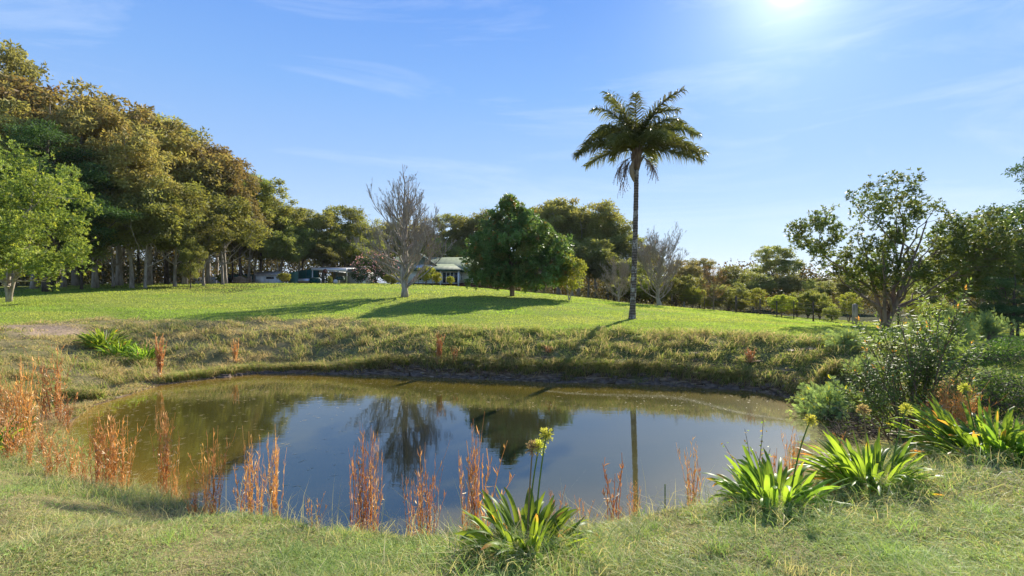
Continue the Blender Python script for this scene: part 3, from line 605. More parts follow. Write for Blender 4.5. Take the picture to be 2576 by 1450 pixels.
# ------------------------------------------------------------------ the palm
def palm():
    Y = 22.; x, y, z = at(1590, Y); g = rs(11)
    H = hgt(418, Y, z)           # top of the bare trunk
    t = thing('palm_tree', 'tall single palm with a slim bare trunk and arching fronds on the lawn edge', 'palm tree', (x, y, z))
    n = 40; hh = np.linspace(0, 1, n); P = np.stack([.03 * np.sin(hh * 3) + .20 * hh, 0 * hh, hh * H - .1], 1)
    r = .135 * (1 - .25 * hh) + .09 * np.exp(-hh * 32) + .006 * np.sin(hh * 400)
    m = mat('palm_bark'); nt_ = m.node_tree; c = nt_.nodes.new('ShaderNodeTexCoord'); w_ = nt_.nodes.new('ShaderNodeTexWave'); w_.bands_direction = 'Z'; w_.inputs['Scale'].default_value = 2.6; w_.inputs['Distortion'].default_value = 2; w_.inputs['Detail'].default_value = 2
    nt_.links.new(c.outputs['Object'], w_.inputs['Vector']); nn = noise(nt_, 3.2, 5, .6, sc=(1, 1, .8))
    base = ramp(nt_, w_.outputs[1], [(.2, (.09, .07, .05)), (.6, (.19, .155, .12))]); base = mixc(nt_, ramp(nt_, nn, [(.52, (0, 0, 0)), (.57, (.8, .8, .8))]), base, (.40, .37, .30)); base = mixc(nt_, ramp(nt_, noise(nt_, 6, 4, .7), [(.56, (0, 0, 0)), (.6, (.9, .9, .9))]), base, (.08, .06, .045))
    finish(nt_, base, .85, .15, w_.outputs[1], .6, .02)
    T = MB(); T.tube(P, r, 14); obj('trunk', T.mesh('palm_trunk', m, True), t)
    top = P[-1]
    T = MB(); hs = np.linspace(0, 1, 8); T.tube(top + np.stack([0 * hs, 0 * hs, hs * .95 - .05], 1), .13 + .09 * np.sin(hs * 2.6) , 10)
    for q_ in range(26):   # old leaf bases and fibre
        a = g.random() * 6.28; zz = g.uniform(.0, .7); d = np.array([math.cos(a), math.sin(a), 0]); T.tube([top + d * .12 + [0, 0, zz - .1], top + d * .22 + [0, 0, zz + .25], top + d * g.uniform(.25, .4) + [0, 0, zz + .5]], [.04, .03, .012], 5)
    obj('crownshaft', T.mesh('palm_crownshaft', M['bark_brown'], True), t)
    hub = top + [0, 0, .8]
    # azimuth, starting elevation, length, droop: read from the photo's silhouette
    fr = [(0.0, 62, 3.6, 1.9), (3.1, 60, 3.3, 2.0), (1.4, 78, 3.3, 1.5), (4.5, 82, 3.2, 1.3), (.35, 38, 3.7, 1.25), (2.8, 35, 3.5, 1.35), (.1, 18, 3.8, .8), (3.3, 20, 3.4, 1.1),
          (6.0, 48, 3.5, 1.5), (3.7, 52, 3.2, 1.7), (5.4, 60, 3.1, 1.7), (2.1, 66, 3.2, 1.6), (.8, 70, 3.2, 1.7), (5.0, 30, 3.0, 1.3), (4.0, 28, 3.1, 1.3), (1.7, 35, 3.1, 1.3), (2.5, 8, 2.9, .7), (6.2, 6, 3.4, .6), (1.0, 20, 3.2, .9), (3.5, 72, 3.4, 1.4), (5.8, 15, 3.2, 1.0), (0.2, 80, 3.5, 1.5), (3.0, 84, 3.3, .9),
          (.5, 58, 3.5, 1.7), (2.6, 55, 3.4, 1.8), (5.7, 76, 3.7, 1.1), (3.9, 72, 3.6, 1.1)]
    for az, el, L, dr in fr:
        L *= .89; dr *= 1.08
        F = MB(); n = 22; p = hub + g.normal(size=3) * .04; P = [p]; e0 = math.radians(el)
        tw = g.normal() * .12
        for k in range(n):
            e = e0 - dr * (k / n) ** 1.35; a = az + tw * k / n; p = p + np.array([math.cos(a) * math.cos(e), math.sin(a) * math.cos(e), math.sin(e)]) * L / n; P.append(p)
        P = np.array(P); F.tube(P, np.linspace(.035, .006, n + 1), 5, rnd=.9, tone=0)
        m_ = 96; f = np.linspace(.14, .995, m_); i = f * n; k = np.minimum(i.astype(int), n - 1); Pt = P[k] + (P[k + 1] - P[k]) * (i - k)[:, None]; ax = unit(P[k + 1] - P[k])
        sdv = unit(np.cross(ax, [0, 0, 1.])); upv = np.cross(sdv, ax)
        for sg in (-1, 1):
            len_ = .80 * np.sin(np.clip(f * 1.12, 0, 1) ** .7 * math.pi * .82 + .35) ** .6 * g.uniform(.85, 1.1, m_) + .05
            D = unit(sdv * sg * g.uniform(.7, 1., m_)[:, None] + ax * .65 + upv * g.uniform(-.7, .75, m_)[:, None])
            Mid = Pt + D * (len_ * .5)[:, None]; Tip = Mid + unit(D + [0, 0, -.95]) * (len_ * .55)[:, None] + g.normal(size=(m_, 3)) * .02
            wv = unit(np.cross(D, sdv + g.normal(size=(m_, 3)) * .3)) * .017
            V = np.stack([Pt - wv, Pt + wv, Mid + wv * 1.1, Mid - wv * 1.1, Tip], 1); b_ = np.arange(m_)[:, None] * 5
            F.add(V.reshape(-1, 3), b_ + [0, 1, 2, 3], b_ + [3, 2, 4], np.repeat(g.random(m_), 5))
        obj('frond', F.mesh('palm_frond', M['palm_leaf']), t)
    for az, L, dz in ((3.25, .75, -.5), (-.15, .7, -.45), (2.9, .55, -1.0)):
        F = MB(); st = hub + [0, 0, -.35]; o = np.array([math.cos(az), math.sin(az), 0]); P = curve3(st, st + o * L * .7 + [0, 0, .15], st + o * L + [0, 0, dz], 8); F.tube(P, .018, 5)
        for q_ in range(46):
            k = int(g.integers(3, 8)); s0 = P[k]; e = s0 + o * g.uniform(-.05, .28) + g.normal(size=3) * [.11, .11, .03] + [0, 0, -g.uniform(.35, .75)]; Q = curve3(s0, (s0 + e) / 2 + o * .1 + [0, 0, .1], e, 6); F.tube(Q, .007, 3)
            m_ = 9; F.leaves(Q[g.integers(1, 6, m_)] + g.normal(size=(m_, 3)) * .012, g.normal(size=(m_, 3)), .035, .03, g, tone=.0)
        obj('fruit_cluster', F.mesh('fruit_cluster', M['bark_brown']), t)
    F = MB(); st = hub + [-.10, -.15, -.35]; P = st + np.array([(0, 0, 0), (-.12, -.05, -.2), (-.18, -.07, -.45), (-.16, -.07, -.75), (-.10, -.06, -1.0), (-.05, -.05, -1.15)]); F.tube(P, [.02, .05, .10, .11, .06, .01], 8)
    obj('spathe', F.mesh('spathe', plain('spathe', (.26, .20, .12), .7)), t)
palm()

# ------------------------------------------------------------------ bare trees
bt = bare_tree(21, 9.4, lambda h: 3.6 * (1 - h) ** 1.08 + .15, .27, 75, first=.06, up=.62, leader=1., tw=3, leaves=('brown_leaf', 220, .09, .06), stems=3, curl=.6, twr=.0065)
put_tree(bt, 'bare_tree', 'tall leafless tree with upswept pale twigs in front of the house', 'tree', 1018, 31.5, 9.4, 408, crown='sparse_leaves')
bt2 = bare_tree(22, 7.0, lambda h: 3.0 * math.sqrt(max(.03, 1 - ((h - .42) / .6) ** 2)), .30, 44, first=.12, up=.9, leader=.96, tw=3, leaves=('brown_leaf', 420, .10, .07), curl=.5, twr=.009)
put_tree(bt2, 'bare_tree', 'rounded leafless tree just right of the palm trunk', 'tree', 1658, 38.5, 7.0, 562, crown='sparse_leaves')
bt3 = bare_tree(23, 4.2, lambda h: 2.6 * (1 - h * .5), .16, 30, first=.15, up=1.0, leader=.9, tw=3, stems=3, bark='bark_bare', twr=.010)
put_tree(bt3, 'bare_shrub', 'low leafless grey multi-stemmed shrub left of the palm trunk', 'shrub', 1556, 42, 4.2, 640)
bt4 = bare_tree(24, 4.6, lambda h: 1.7 * math.sqrt(max(.05, 1 - ((h - .5) / .55) ** 2)), .09, 34, first=.25, up=.7, leader=.97, tw=2, leaves=('brown_leaf', 1500, .10, .06), bark='bark_brown', twr=.007)
put_tree(bt4, 'autumn_tree', 'small slender tree with rusty brown leaves by the wire fence', 'tree', 1795, 36.5, 4.6, 662, crown='crown')

# ------------------------------------------------------------------ gums: five crowns shared by all
GUM = [
 clump_tree(31, 16, [(0,0,11,4,4,4.5),(1.5,0,8,3.5,3.5,2.5),(-1.8,.5,9,3,3,3)], 175, .82, 20000, .37, .145, .34, limbs=9, tips=.3, toptone=.45, name='gum'),
 clump_tree(32, 16, [(0,0,12,3.2,3.2,3.8),(-1.5,0,9,3,3,2.2),(1.8,1,7.5,2.8,3,2)], 160, .80, 18000, .37, .145, .30, limbs=8, tips=.28, toptone=.4, lean=.06, name='gum'),
 clump_tree(33, 16, [(0,0,10.5,4.6,4.6,4.6),(0,0,14,2.5,2.5,1.9),(2.5,0,7,3,3,2)], 190, .85, 21000, .37, .145, .38, limbs=10, tips=.35, toptone=.5, name='gum'),
 clump_tree(34, 16, [(0,0,13,2.6,2.6,2.8),(1.8,0,10,2.2,2.2,1.8),(-1.8,0,9,2.2,2.2,1.6)], 110, .70, 11000, .35, .13, .26, limbs=8, tips=.25, wig=.6, bark='bark_dark', name='gum'),
]
GUMG = []
for a_, b_ in GUM:
    b2 = b_.copy(); b2.materials[0] = M['gum_green']; GUMG.append((a_, b2))
GRN = [
 clump_tree(36, 10, [(0,0,6.9,3.1,3.1,3.0),(1.6,0,5.6,2.4,2.4,1.8)], 130, .72, 15000, .30, .12, .22, limbs=8, tips=.2, leaf='gum_green', bark='bark_gum', name='green', lowest=.18),
 clump_tree(37, 10, [(0,0,7.4,2.6,2.6,2.5),(-1.5,0,5.6,2.2,2.2,1.8),(1.2,.5,6,2,2,1.8)], 120, .70, 13500, .30, .12, .20, limbs=8, tips=.3, leaf='gum_green', bark='bark_pale', name='green', lowest=.18),
 clump_tree(38, 10, [(0,0,6.8,3,3,3.1),(0,0,3.6,2.6,2.6,1.6)], 100, .68, 10000, .31, .12, .18, limbs=9, tips=.2, leaf='gum_green', bark='bark_dark', name='green', lowest=.15, wig=.6),
]
left = [ # base px, depth, top px, mesh, turn, width, label
 (28, 43, 178, 2, .3, 1.15, 'huge gum at the left edge of the picture, crown above the bright green tree'),
 (118, 44, 176, 0, 1.9, 1.15, 'tallest brown-topped gum on the shoulder of the left wood'),
 (190, 46, 208, 1, 4.0, 1.2, 'tall gum with straight trunk behind the dark conifer'),
 (240, 41, 232, 2, 2.2, .95, 'dark-trunked leaning gum at the front edge of the left wood'),
 (300, 46, 240, 0, .8, 1.15, 'full brown-crowned gum above the pair of pale trunks'),
 (375, 48, 262, 2, 5.1, 1.05, 'broad gum with golden brown crown in the middle of the left wood'),
 (420, 50, 272, 3, .4, 1.1, 'thin-crowned gum with open tufts on the wood skyline'),
 (465, 50, 300, 0, 3.3, 1.1, 'rounded brown gum stepping down the wood skyline, left of the lowest step'),
 (525, 52, 338, 2, 1.2, 1.1, 'golden brown gum near the right end of the tall wood'),
 (568, 51, 400, 1, 2.9, 1.1, 'last tall gum at the right end of the left wood'),
 (332, 40, 300, 1, 3.2, 1.0, 'tall gum with a stout grey trunk in the front row'),
 (85, 40, 250, 0, 3.2, 1.0, 'spreading gum whose crown fills the gap above the bright green tree'),
 (160, 42, 300, 1, 1.1, 1.1, 'shorter grey-green gum left of the dark conifer'),
 (-40, 42, 190, 0, 4.4, 1.1, 'gum cut by the left edge of the picture'),
 (605, 58, 428, 3, 1.5, 1.3, 'dark airy gum with forked trunks behind the green fence'),
 (655, 60, 438, 3, 4.5, 1.25, 'open-crowned gum on the skyline above the garden shed'),
 (705, 64, 488, 1, .2, 1.3, 'gum with layered crown right of the garden shed'),
 (760, 68, 520, 3, 2.3, 1.4, 'dark gum behind the green shade-cloth wall'),
 (812, 66, 524, 1, 2.8, 1.2, 'gum standing behind the left end of the carport'),
 (868, 70, 510, 3, 5.5, 1.4, 'gum with tufted dark crown behind the carport'),
 (925, 74, 540, 0, 2.5, 1.1, 'low dark gum left of the tall leafless tree'),
]
for px, Y, yt, k, rz, wd, lab in left:
    put_tree((GUM if px < 600 else GUMG)[k], 'gum_tree', lab, 'tree', px, Y, 16, yt + (26 if px < 600 else 8), 'gum trees of the wood on the left', rz, wd)
mid = [(365, 39.5, 470, 0, .5, 1.0, 'smaller green gum with a leaning trunk at the lawn edge'),
 (440, 42, 455, 1, 1.5, 1.15, 'mid-height green gum in front of the brown gums'),
 (512, 44, 520, 0, 2.5, 1.15, 'rounded olive gum overhanging the right end of the left wood'),
 (560, 47, 480, 1, 3.6, 1.1, 'yellow-green gum above the grey fence'),
 (285, 43, 480, 1, 4.4, 1.0, 'pale-barked sapling gum behind the leaning dark trunk'),
 (205, 38.5, 455, 2, .9, 1.0, 'thin green gum right beside the dark conifer'),
 (480, 41, 600, 2, 5.2, .9, 'low drooping gum by the brown trunk near the grey fence'),
 (640, 62, 560, 0, 1.0, 1.2, 'bushy green tree behind the green fence'),
 (700, 60, 575, 1, 4.0, 1.2, 'bushy green tree directly behind the garden shed'),
 (752, 64, 560, 0, 2.2, 1.2, 'olive tree behind the middle of the green shade-cloth wall'),
 (815, 64, 600, 1, 5.0, 1.3, 'pale green bushy tree behind the carport roof'),
 (880, 68, 590, 0, .1, 1.2, 'bushy tree between the carport and the camellia'),
 ]
for px, Y, yt, k, rz, wd, lab in mid:
    put_tree(GRN[k], 'gum_tree', lab, 'tree', px, Y, 10, yt, 'green gums below the tall canopy', rz, wd)
# trunks of the second row inside the wood
g = rs(41); names = ['just right of the left picture edge', 'behind the bright green tree', 'under the dark conifer', 'left of the leaning dark trunk', 'right of the leaning dark trunk', 'between the two pale trunks', 'behind the stout grey trunk', 'behind the leaning green gum', 'deep in the middle of the wood', 'behind the olive gum', 'near the grey fence', 'above the grey fence', 'behind the forked gum', 'at the back of the green fence']
for i, px in enumerate([20, 70, 135, 215, 262, 312, 350, 385, 418, 455, 500, 545, 585, 625]):
    Y = 56 + 9 * g.random(); put_tree(GUM[[3, 1, 0][i % 3]], 'gum_tree', 'shaded gum in the second row, ' + names[i], 'tree', px, Y, 16, 420 + 60 * g.random() + (px > 450) * 60, 'second row of gums inside the left wood', g.random() * 6, 1.3)
back = [(985, 82, 560, 3, 'brown-crowned gum right behind the tall leafless tree'), (1040, 84, 548, 0, 'broad brown gum behind the house roof'), (1085, 86, 590, 2, 'dark rounded tree at the back of the house'),
 (1135, 88, 538, 3, 'slim airy gum right of the leafless tree'), (1172, 84, 548, 3, 'airy gum above the right end of the house roof'), (1215, 86, 530, 1, 'gum whose top shows left of the magnolia'),
 (1370, 72, 520, 1, 'gum rising behind the right shoulder of the magnolia'), (1405, 70, 502, 2, 'tall green gum behind the magnolia, highest on the middle skyline'), (1455, 68, 515, 0, 'full gum between the magnolia and the palm'),
 (1500, 66, 508, 1, 'tall gum left of the palm trunk'), (1545, 64, 550, 3, 'dark gum with tufted crown close to the palm trunk'), (1585, 62, 590, 3, 'lower dark gum directly behind the palm trunk'), (1625, 60, 618, 1, 'dark gum inside the rounded leafless tree')]
for i, (px, Y, yt, k, lab) in enumerate(back):
    put_tree((GUM if px in (1040, 985) else GUMG)[k], 'gum_tree', lab, 'tree', px, Y, 16, yt, 'gums behind the house and magnolia', i * 1.7, 1.35)
low = [(1480, 58, 600, 0, 'bushy dark tree at the lawn edge right of the magnolia'), (1530, 56, 640, 1, 'low bush behind the grey leafless shrub'), (1110, 80, 600, 2, 'low green tree behind the house ridge'), (1440, 56, 620, 1, 'green tree behind the small yellow-green tree'), (1590, 54, 650, 0, 'low bush behind the foot of the palm'), (945, 76, 610, 0, 'rounded tree behind the clothes hoist')]
for i, (px, Y, yt, k, lab) in enumerate(low):
    put_tree(GRN[k], 'bushy_tree', lab, 'tree', px, Y, 10, yt, 'bushy trees at the back of the lawn', i * 2.1, 1.4)

# bright tree far left
br = clump_tree(51, 8.6, [(0,0,5.6,3.3,3.3,3.0),(1.2,-.5,3.3,2.9,2.6,1.8),(-1.5,0,4,3,3,2.5),(.8,-.5,2.2,3.2,2.8,1.3)], 200, .62, 52000, .15, .065, .17, stems=3, limbs=12, tips=.3, leaf='bright_leaf', bark='bark_bare', lowest=.12, rosette=6, flat=.9, name='bright', spreadstem=.3)
put_tree(br, 'broadleaf_tree', 'bright yellow-green bushy tree low at the left edge', 'tree', 22, 27.5, 8.6, 345)
# dark conifer with layered sprays
cf = clump_tree(52, 11, [(0,0,9.3,1.2,1.2,1.5),(0,0,7,2.3,2.3,1.7),(.4,0,4.4,3.0,2.8,1.9)], 120, .75, 32000, .17, .045, .25, limbs=12, droop=-.1, flat=.38, leader=.97, bark='bark_dark', leaf='conifer_leaf', lowest=.2, name='conifer')
put_tree(cf, 'conifer_tree', 'dark green conifer with layered sprays behind the bright tree', 'conifer', 118, 35.5, 11, 305, wide=1.35)
# high sprig over the left edge
put_tree(GUM[3], 'gum_tree', 'thin gum whose loose top rises highest at the left edge', 'tree', 2, 47, 16, 108, rz=1.0, wide=.8, group='gum trees of the wood on the left')

# magnolia and citrus
mg = clump_tree(53, 7.0, [(0,0,4.0,2.9,2.7,1.9),(-.1,0,5.2,1.7,1.6,1.5),(-.1,0,6.1,.7,.7,.9),(0,-.8,1.25,2.4,1.3,.7),(-1.5,0,2.7,2.1,2.1,1.7),(2.2,0,3.0,1.9,2.0,1.8),(3.1,0,2.2,1.4,1.6,1.2),(-1.5,-.3,1.4,1.8,1.7,.8),(1.8,-.3,1.5,2.2,1.8,.9)], 330, .50, 52000, .24, .08, .26, stems=3, limbs=14, tips=.14, leaf='magnolia_leaf', bark='bark_brown', lowest=.12, rosette=8, name='magnolia', spreadstem=.25, leader=.75, flat=.9)
put_tree(mg, 'magnolia_tree', 'dense dark green magnolia with reddish shoots in the middle of the lawn', 'tree', 1288, 32.8, 7.0, 494)
ct = clump_tree(54, 3.1, [(0,0,1.9,1.35,1.3,1.1)], 60, .38, 6500, .13, .06, .09, stems=2, limbs=7, tips=.2, leaf='yellow_leaf', bark='bark_pale', lowest=.15, rosette=5, name='citrus', flat=.9)
put_tree(ct, 'citrus_tree', 'small yellow-green tree at the right foot of the magnolia', 'tree', 1432, 32.5, 3.1, 640)

# big open tree on the right
rt = clump_tree(55, 7.6, [(.3,0,5.9,1.75,1.6,1.5),(-3.3,0,4.5,1.15,1.3,1.15),(-1.7,0,3.7,1.6,1.6,1.3),(1.7,0,4.1,2.0,1.7,1.5),(3.9,0,4.3,1.5,1.5,1.35),(-.2,0,2.6,2.3,1.7,.9),(3.2,0,2.6,1.9,1.5,1.0),(4.6,0,3.6,1.3,1.3,1.1)], 270, .44, 39000, .145, .054, .20, stems=4, limbs=20, tips=.35, leaf='lily_leaf', bark='bark_brown', lowest=.10, rosette=7, name='open_tree', spreadstem=.62, leader=.72, flat=.85, limbr=.6)
put_tree(rt, 'broadleaf_tree', 'large open multi-stemmed tree on the right with sky showing through', 'tree', 2228, 24, 7.6, 436)
rt2 = clump_tree(56, 6, [(0,0,4.2,2.1,2,1.5),(-1.3,0,3,1.7,1.6,1.2),(1.4,0,3.2,1.8,1.8,1.6)], 140, .42, 18000, .145, .055, .15, stems=3, limbs=12, tips=.4, leaf='lily_leaf', bark='bark_brown', lowest=.12, rosette=7, name='open_tree', spreadstem=.4, flat=.85)
put_tree(rt2, 'broadleaf_tree', 'rounder leafy tree right of the big open tree', 'tree', 2500, 26, 6, 525)
cf2 = clump_tree(57, 9, [(0,0,7.2,1.3,1.3,1.6),(0,0,5.0,2.3,2.3,1.7),(0,0,3.0,2.8,2.8,1.5)], 105, .7, 26000, .16, .05, .22, limbs=12, droop=.2, flat=.4, leader=.97, bark='bark_dark', leaf='conifer_leaf', lowest=.15, name='conifer')
put_tree(cf2, 'conifer_tree', 'dark spreading conifer cut by the right edge of the picture', 'conifer', 2625, 27, 9, 350, wide=1.0)
put_tree(cf2, 'conifer_tree', 'soft grey-green conifer at the right edge below the spreading one', 'conifer', 2545, 21, 9, 690, wide=1.7, rz=2)

# right middle distance
rm = [(1720, 54, 655, GUM[1], 16, 'brownish tree left of the slender rusty tree'), (1760, 58, 650, GUM[3], 16, 'dark tree top behind the slender rusty tree'), (1838, 58, 668, GUMG[3], 16, 'small upright tree top right of the rusty tree'),
 (1895, 55, 684, GRN[0], 10, 'rounded dark tree left of the tall tufted one'), (1950, 60, 618, GUMG[3], 16, 'tall tufted tree standing above the right hedge line'), (1975, 55, 690, GRN[1], 10, 'dark green tree under the tall tufted one'),
 (2040, 62, 700, GRN[2], 10, 'green tree in front of the far blue hills'), (2090, 58, 706, GRN[0], 10, 'low rounded tree left of the big open tree'), (2140, 50, 690, GRN[1], 10, 'tree half hidden by the left limb of the big open tree'),
 (2330, 46, 690, GRN[2], 10, 'tree seen under the right limbs of the big open tree'), (2400, 50, 680, GRN[0], 10, 'green tree in the gap below the leafy right tree'), (2470, 44, 690, GRN[1], 10, 'green tree behind the grey-green conifer')]
for i, (px, Y, yt, ms, h0, lab) in enumerate(rm):
    put_tree(ms, 'bushland_tree', lab, 'tree', px, Y, h0, yt, 'trees beyond the wire fence', i * 1.3, 1.6)
YS = clump_tree(58, 3, [(0,0,1.7,1.7,1.6,1.05)], 130, .26, 15000, .12, .05, .08, stems=3, limbs=9, tips=.3, leaf='yellow_leaf', bark='bark_brown', lowest=.1, name='shrub', flat=.6)
DS = clump_tree(59, 3, [(0,0,1.5,1.8,1.7,1.2)], 120, .28, 14000, .13, .06, .08, stems=3, limbs=9, tips=.2, leaf='gum_green', bark='bark_brown', lowest=.08, name='shrub', flat=.7)
TS = clump_tree(60, 4.5, [(0,0,3.0,1.2,1.2,1.4),(.5,0,1.8,1.2,1.1,.9)], 85, .28, 9500, .12, .05, .07, stems=3, limbs=9, tips=.3, leaf='yellow_leaf', bark='bark_brown', lowest=.1, name='shrub', flat=.7, wig=.6)
sh = [(1700, 44, 690, DS, 'dark shrub left of the slender rusty tree', 1.3), (1742, 42, 722, YS, 'yellow-green shrub behind the slender rusty tree', 1.0), (1832, 43, 712, DS, 'olive shrub right of the slender rusty tree', 1.2), (1862, 40, 752, YS, 'low yellow-green shrub in front of the rounded dark tree', .9),
 (1908, 39, 724, TS, 'upright yellow-green shrub left of the flat-topped one', 1.2), (1966, 34.5, 741, YS, 'flat-topped yellow-green shrub at the fence, dark stems showing', 1.0), (2032, 37, 730, DS, 'tall olive shrub right of the flat-topped one', 1.0), (2062, 38, 755, YS, 'low yellow-green shrub between two olive ones', 1.3),
 (2092, 33, 772, DS, 'dark shrub behind the wooden stump post', .8), (2135, 36, 735, TS, 'golden shrub behind the left stem of the big tree', 1.3), (2300, 32, 742, TS, 'golden shrub seen under the big tree', 1.3), (2375, 28, 760, DS, 'dark shrub right of the big tree base', 1.0),
 (1640, 46, 700, YS, 'yellow shrub behind the rounded leafless tree', 1.4), (1600, 48, 690, DS, 'dark shrub behind the palm foot', 1.3), (2440, 27, 770, YS, 'yellow-green shrub in front of the leafy right tree', .9), (1782, 45, 735, YS, 'yellowish shrub hidden by the rusty tree trunk', 1.2), (2005, 42, 745, DS, 'dark gap-filling shrub behind the flat-topped one', 1.1)]
for i, (px, Y, yt, ms, lab, wd) in enumerate(sh):
    put_tree(ms, 'shrub', lab, 'shrub', px, Y, 3, yt, 'shrubs along the wire fence', i * 1.9, wd, crown='foliage')

# far-off bush that reads as one mass
g = rs(61); mb = MB()
def mass(x0, x1, y0, y1, zt, n, cl, L):
    cx = g.uniform(x0, x1, cl); cy = g.uniform(y0, y1, cl); gzs = ground(cx, cy)[0]; cz = gzs + g.random(cl) ** .8 * zt * g.uniform(.6, 1.1, cl); k = g.integers(0, cl, n)
    P = np.stack([cx, cy, cz], 1)[k] + unit(g.normal(size=(n, 3))) * (g.random(n) ** .5)[:, None] * g.uniform(1, 2.2, cl)[k][:, None]
    mb.leaves(P, g.normal(size=(n, 3)) + [0, 0, -.4], L * g.uniform(.6, 1.3, n), L * .42, g, tone=(g.random(cl) ** 2)[k])
mass(-110, -22, 72, 92, 8, 60000, 520, .5); mass(-24, 30, 92, 110, 7, 26000, 240, .55); mass(22, 120, 62, 110, 5.0, 60000, 560, .5); mass(-6, 40, 70, 86, 2.4, 30000, 330, .32); mass(9, 75, 46, 66, 1.3, 30000, 420, .22); mass(110, 330, 110, 320, 7, 30000, 700, 1.2); mass(-75, -38, 46, 70, 3.0, 20000, 180, .35)
props(obj('far_wood', mb.mesh('far_wood', M['wood_leaf'])), 'dense far-off bushland behind the trunks and beyond the fence', 'wood', kind='stuff')
# ------------------------------------------------------------------ house and yard
def part(name, mat_, parent, fn, smooth=False):
    b = MB(); fn(b); return obj(name, b.mesh(name, mat_, smooth), parent)
M['weatherboard'] = ribbed('weatherboard', (.75, .70, .58), .18, 'Z', .6, .3, .02, .06)
M['white_trim'] = plain('white_trim', (.78, .76, .72), .45, .4, var=.05)
M['green_roof'] = ribbed('green_roof', (.18, .21, .14), .76, 'X', .7, .1, .015, .15)
M['green_trim'] = plain('green_trim', (.03, .07, .045), .45, .4)
M['glass'] = plain('glass', (.03, .035, .04), .06, .8, var=.3)
M['brick'] = plain('brick', (.18, .075, .045), .85, .2)
M['grey_steel'] = ribbed('grey_steel', (.72, .73, .72), .30, 'X', .4, .5, .03, .12)
M['green_steel'] = ribbed('green_steel', (.03, .10, .07), .5, 'X', .5, .4, .03, .2)
M['shade_cloth'] = plain('shade_cloth', (.015, .085, .065), .8, .2)
M['steel'] = plain('steel', (.45, .45, .44), .35, .5, metal=.6)
M['dark_void'] = plain('dark_interior', (.05, .045, .04), .9, .1)
M['log'] = barkmat('log', (.20, .14, .09), (.48, .36, .25), 5)
M['rust'] = plain('rust', (.20, .07, .04), .8)

k0 = .0543; hy0 = 66.
def hX(px): return (px - CX) * k0
def hZ(py): return (HY - py) * k0 + CAMZ
zg = gz(hX(1100), hy0)
hs_ = thing('house', 'cream weatherboard house with green metal roof half hidden behind the magnolia', 'house', (0, 0, 0))
def veranda_wall(b):
    b.box(hX(1002), hX(1112), hy0, hy0 + .15, zg + .45, hZ(711)); b.box(hX(1002), hX(1090), hy0, hy0 + .15, hZ(711) + .003, hZ(686)) if False else None
    b.box(hX(1152), hX(1155.5), hy0, hy0 + .15, zg + .45, hZ(681)); b.box(hX(1112), hX(1155), hy0 + .003, hy0 + .15, zg + .45, hZ(713)); b.box(hX(1106), hX(1113), hy0, hy0 + .16, hZ(711) + .003, hZ(681))
    b.box(hX(1002), hX(1091), hy0 + .02, hy0 + .14, hZ(711) + .003, hZ(681)); b.box(hX(1155), hX(1156), hy0, hy0 + 3, zg + .45, hZ(681))
part('veranda_wall', M['white_trim'], hs_, veranda_wall)
part('main_wall', M['weatherboard'], hs_, lambda b: (b.box(hX(1156.2), hX(1240), hy0 + 1.2, hy0 + 9, zg + .5, hZ(682)), b.box(hX(960), hX(1156), hy0 + 3, hy0 + 10, zg + .5, hZ(677))))
part('foundation', M['brick'], hs_, lambda b: b.box(hX(1004), hX(1238), hy0 + 1.4, hy0 + 8.8, zg - .5, zg + .497))
def vroof(b):
    a0, a1 = hX(995), hX(1164); y0 = hy0 - .5; y1 = hy0 + 4.5; z0 = hZ(678.5); z1 = hZ(656)
    b.slab([(a0, y0, z0), (a1, y0, z0), (a1 - 2.2, y1, z1), (a0 + 2.2, y1, z1)], .1); b.slab([(a1, y0, z0 - .01), (a1, y1 + 2, z0 - .01), (a1 - 2.2, y1, z1 - .01)], .1)
part('veranda_roof', M['green_roof'], hs_, vroof)
part('gutter', M['green_trim'], hs_, lambda b: (b.box(hX(995), hX(1164.5), hy0 - .66, hy0 - .5, hZ(681.4), hZ(678)), b.box(hX(1160), hX(1245), hy0 + .35, hy0 + .5, hZ(685), hZ(682))))
def mroof(b):
    r0, r1 = hX(1068), hX(1250); y0 = hy0 + .5; ym = hy0 + 6; y1 = hy0 + 11.5; ze = hZ(681.5); zr = 3.2 + 63 * (ym / FPX)
    b.slab([(hX(1040), y0, ze), (r1, y0, ze), (r1, ym, zr), (r0, ym, zr)], .1); b.slab([(r0, ym, zr - .003), (r1, ym, zr - .003), (r1, y1, ze), (hX(1040), y1, ze)], .1)
    g0 = hX(940); b.slab([(g0, y0 + 1.4, hZ(676)), (hX(1066), y0 + 1.4, hZ(676)), (hX(1050), ym, zr + .35), (hX(985), ym, zr + .35)], .1)
rf = part('roof', M['green_roof'], hs_, mroof)
part('roof_vent', M['steel'], rf, lambda b: (b.tube([(hX(1160), hy0 + 4.2, hZ(662)), (hX(1160), hy0 + 4.2, hZ(652))], .16, 10), b.tube([(hX(1156), hy0 + 4.2, hZ(655)), (hX(1163), hy0 + 4.2, hZ(654))], .13, 8)))
def gable(b):
    xa, xb, xm = hX(1000), hX(1094), hX(1040); z0, z1 = hZ(666), hZ(632); y0 = hy0 + 2.2; y1 = hy0 + 7
    b.slab([(xa, y0 - .4, z0), (xm, y0 - .4, z1), (xm, y1, z1), (xa, y1, z0)], .12); b.slab([(xm, y0 - .4, z1), (xb, y0 - .4, z0), (xb, y1, z0), (xm, y1, z1)], .12)
gb = part('gable_roof', M['green_roof'], hs_, gable)
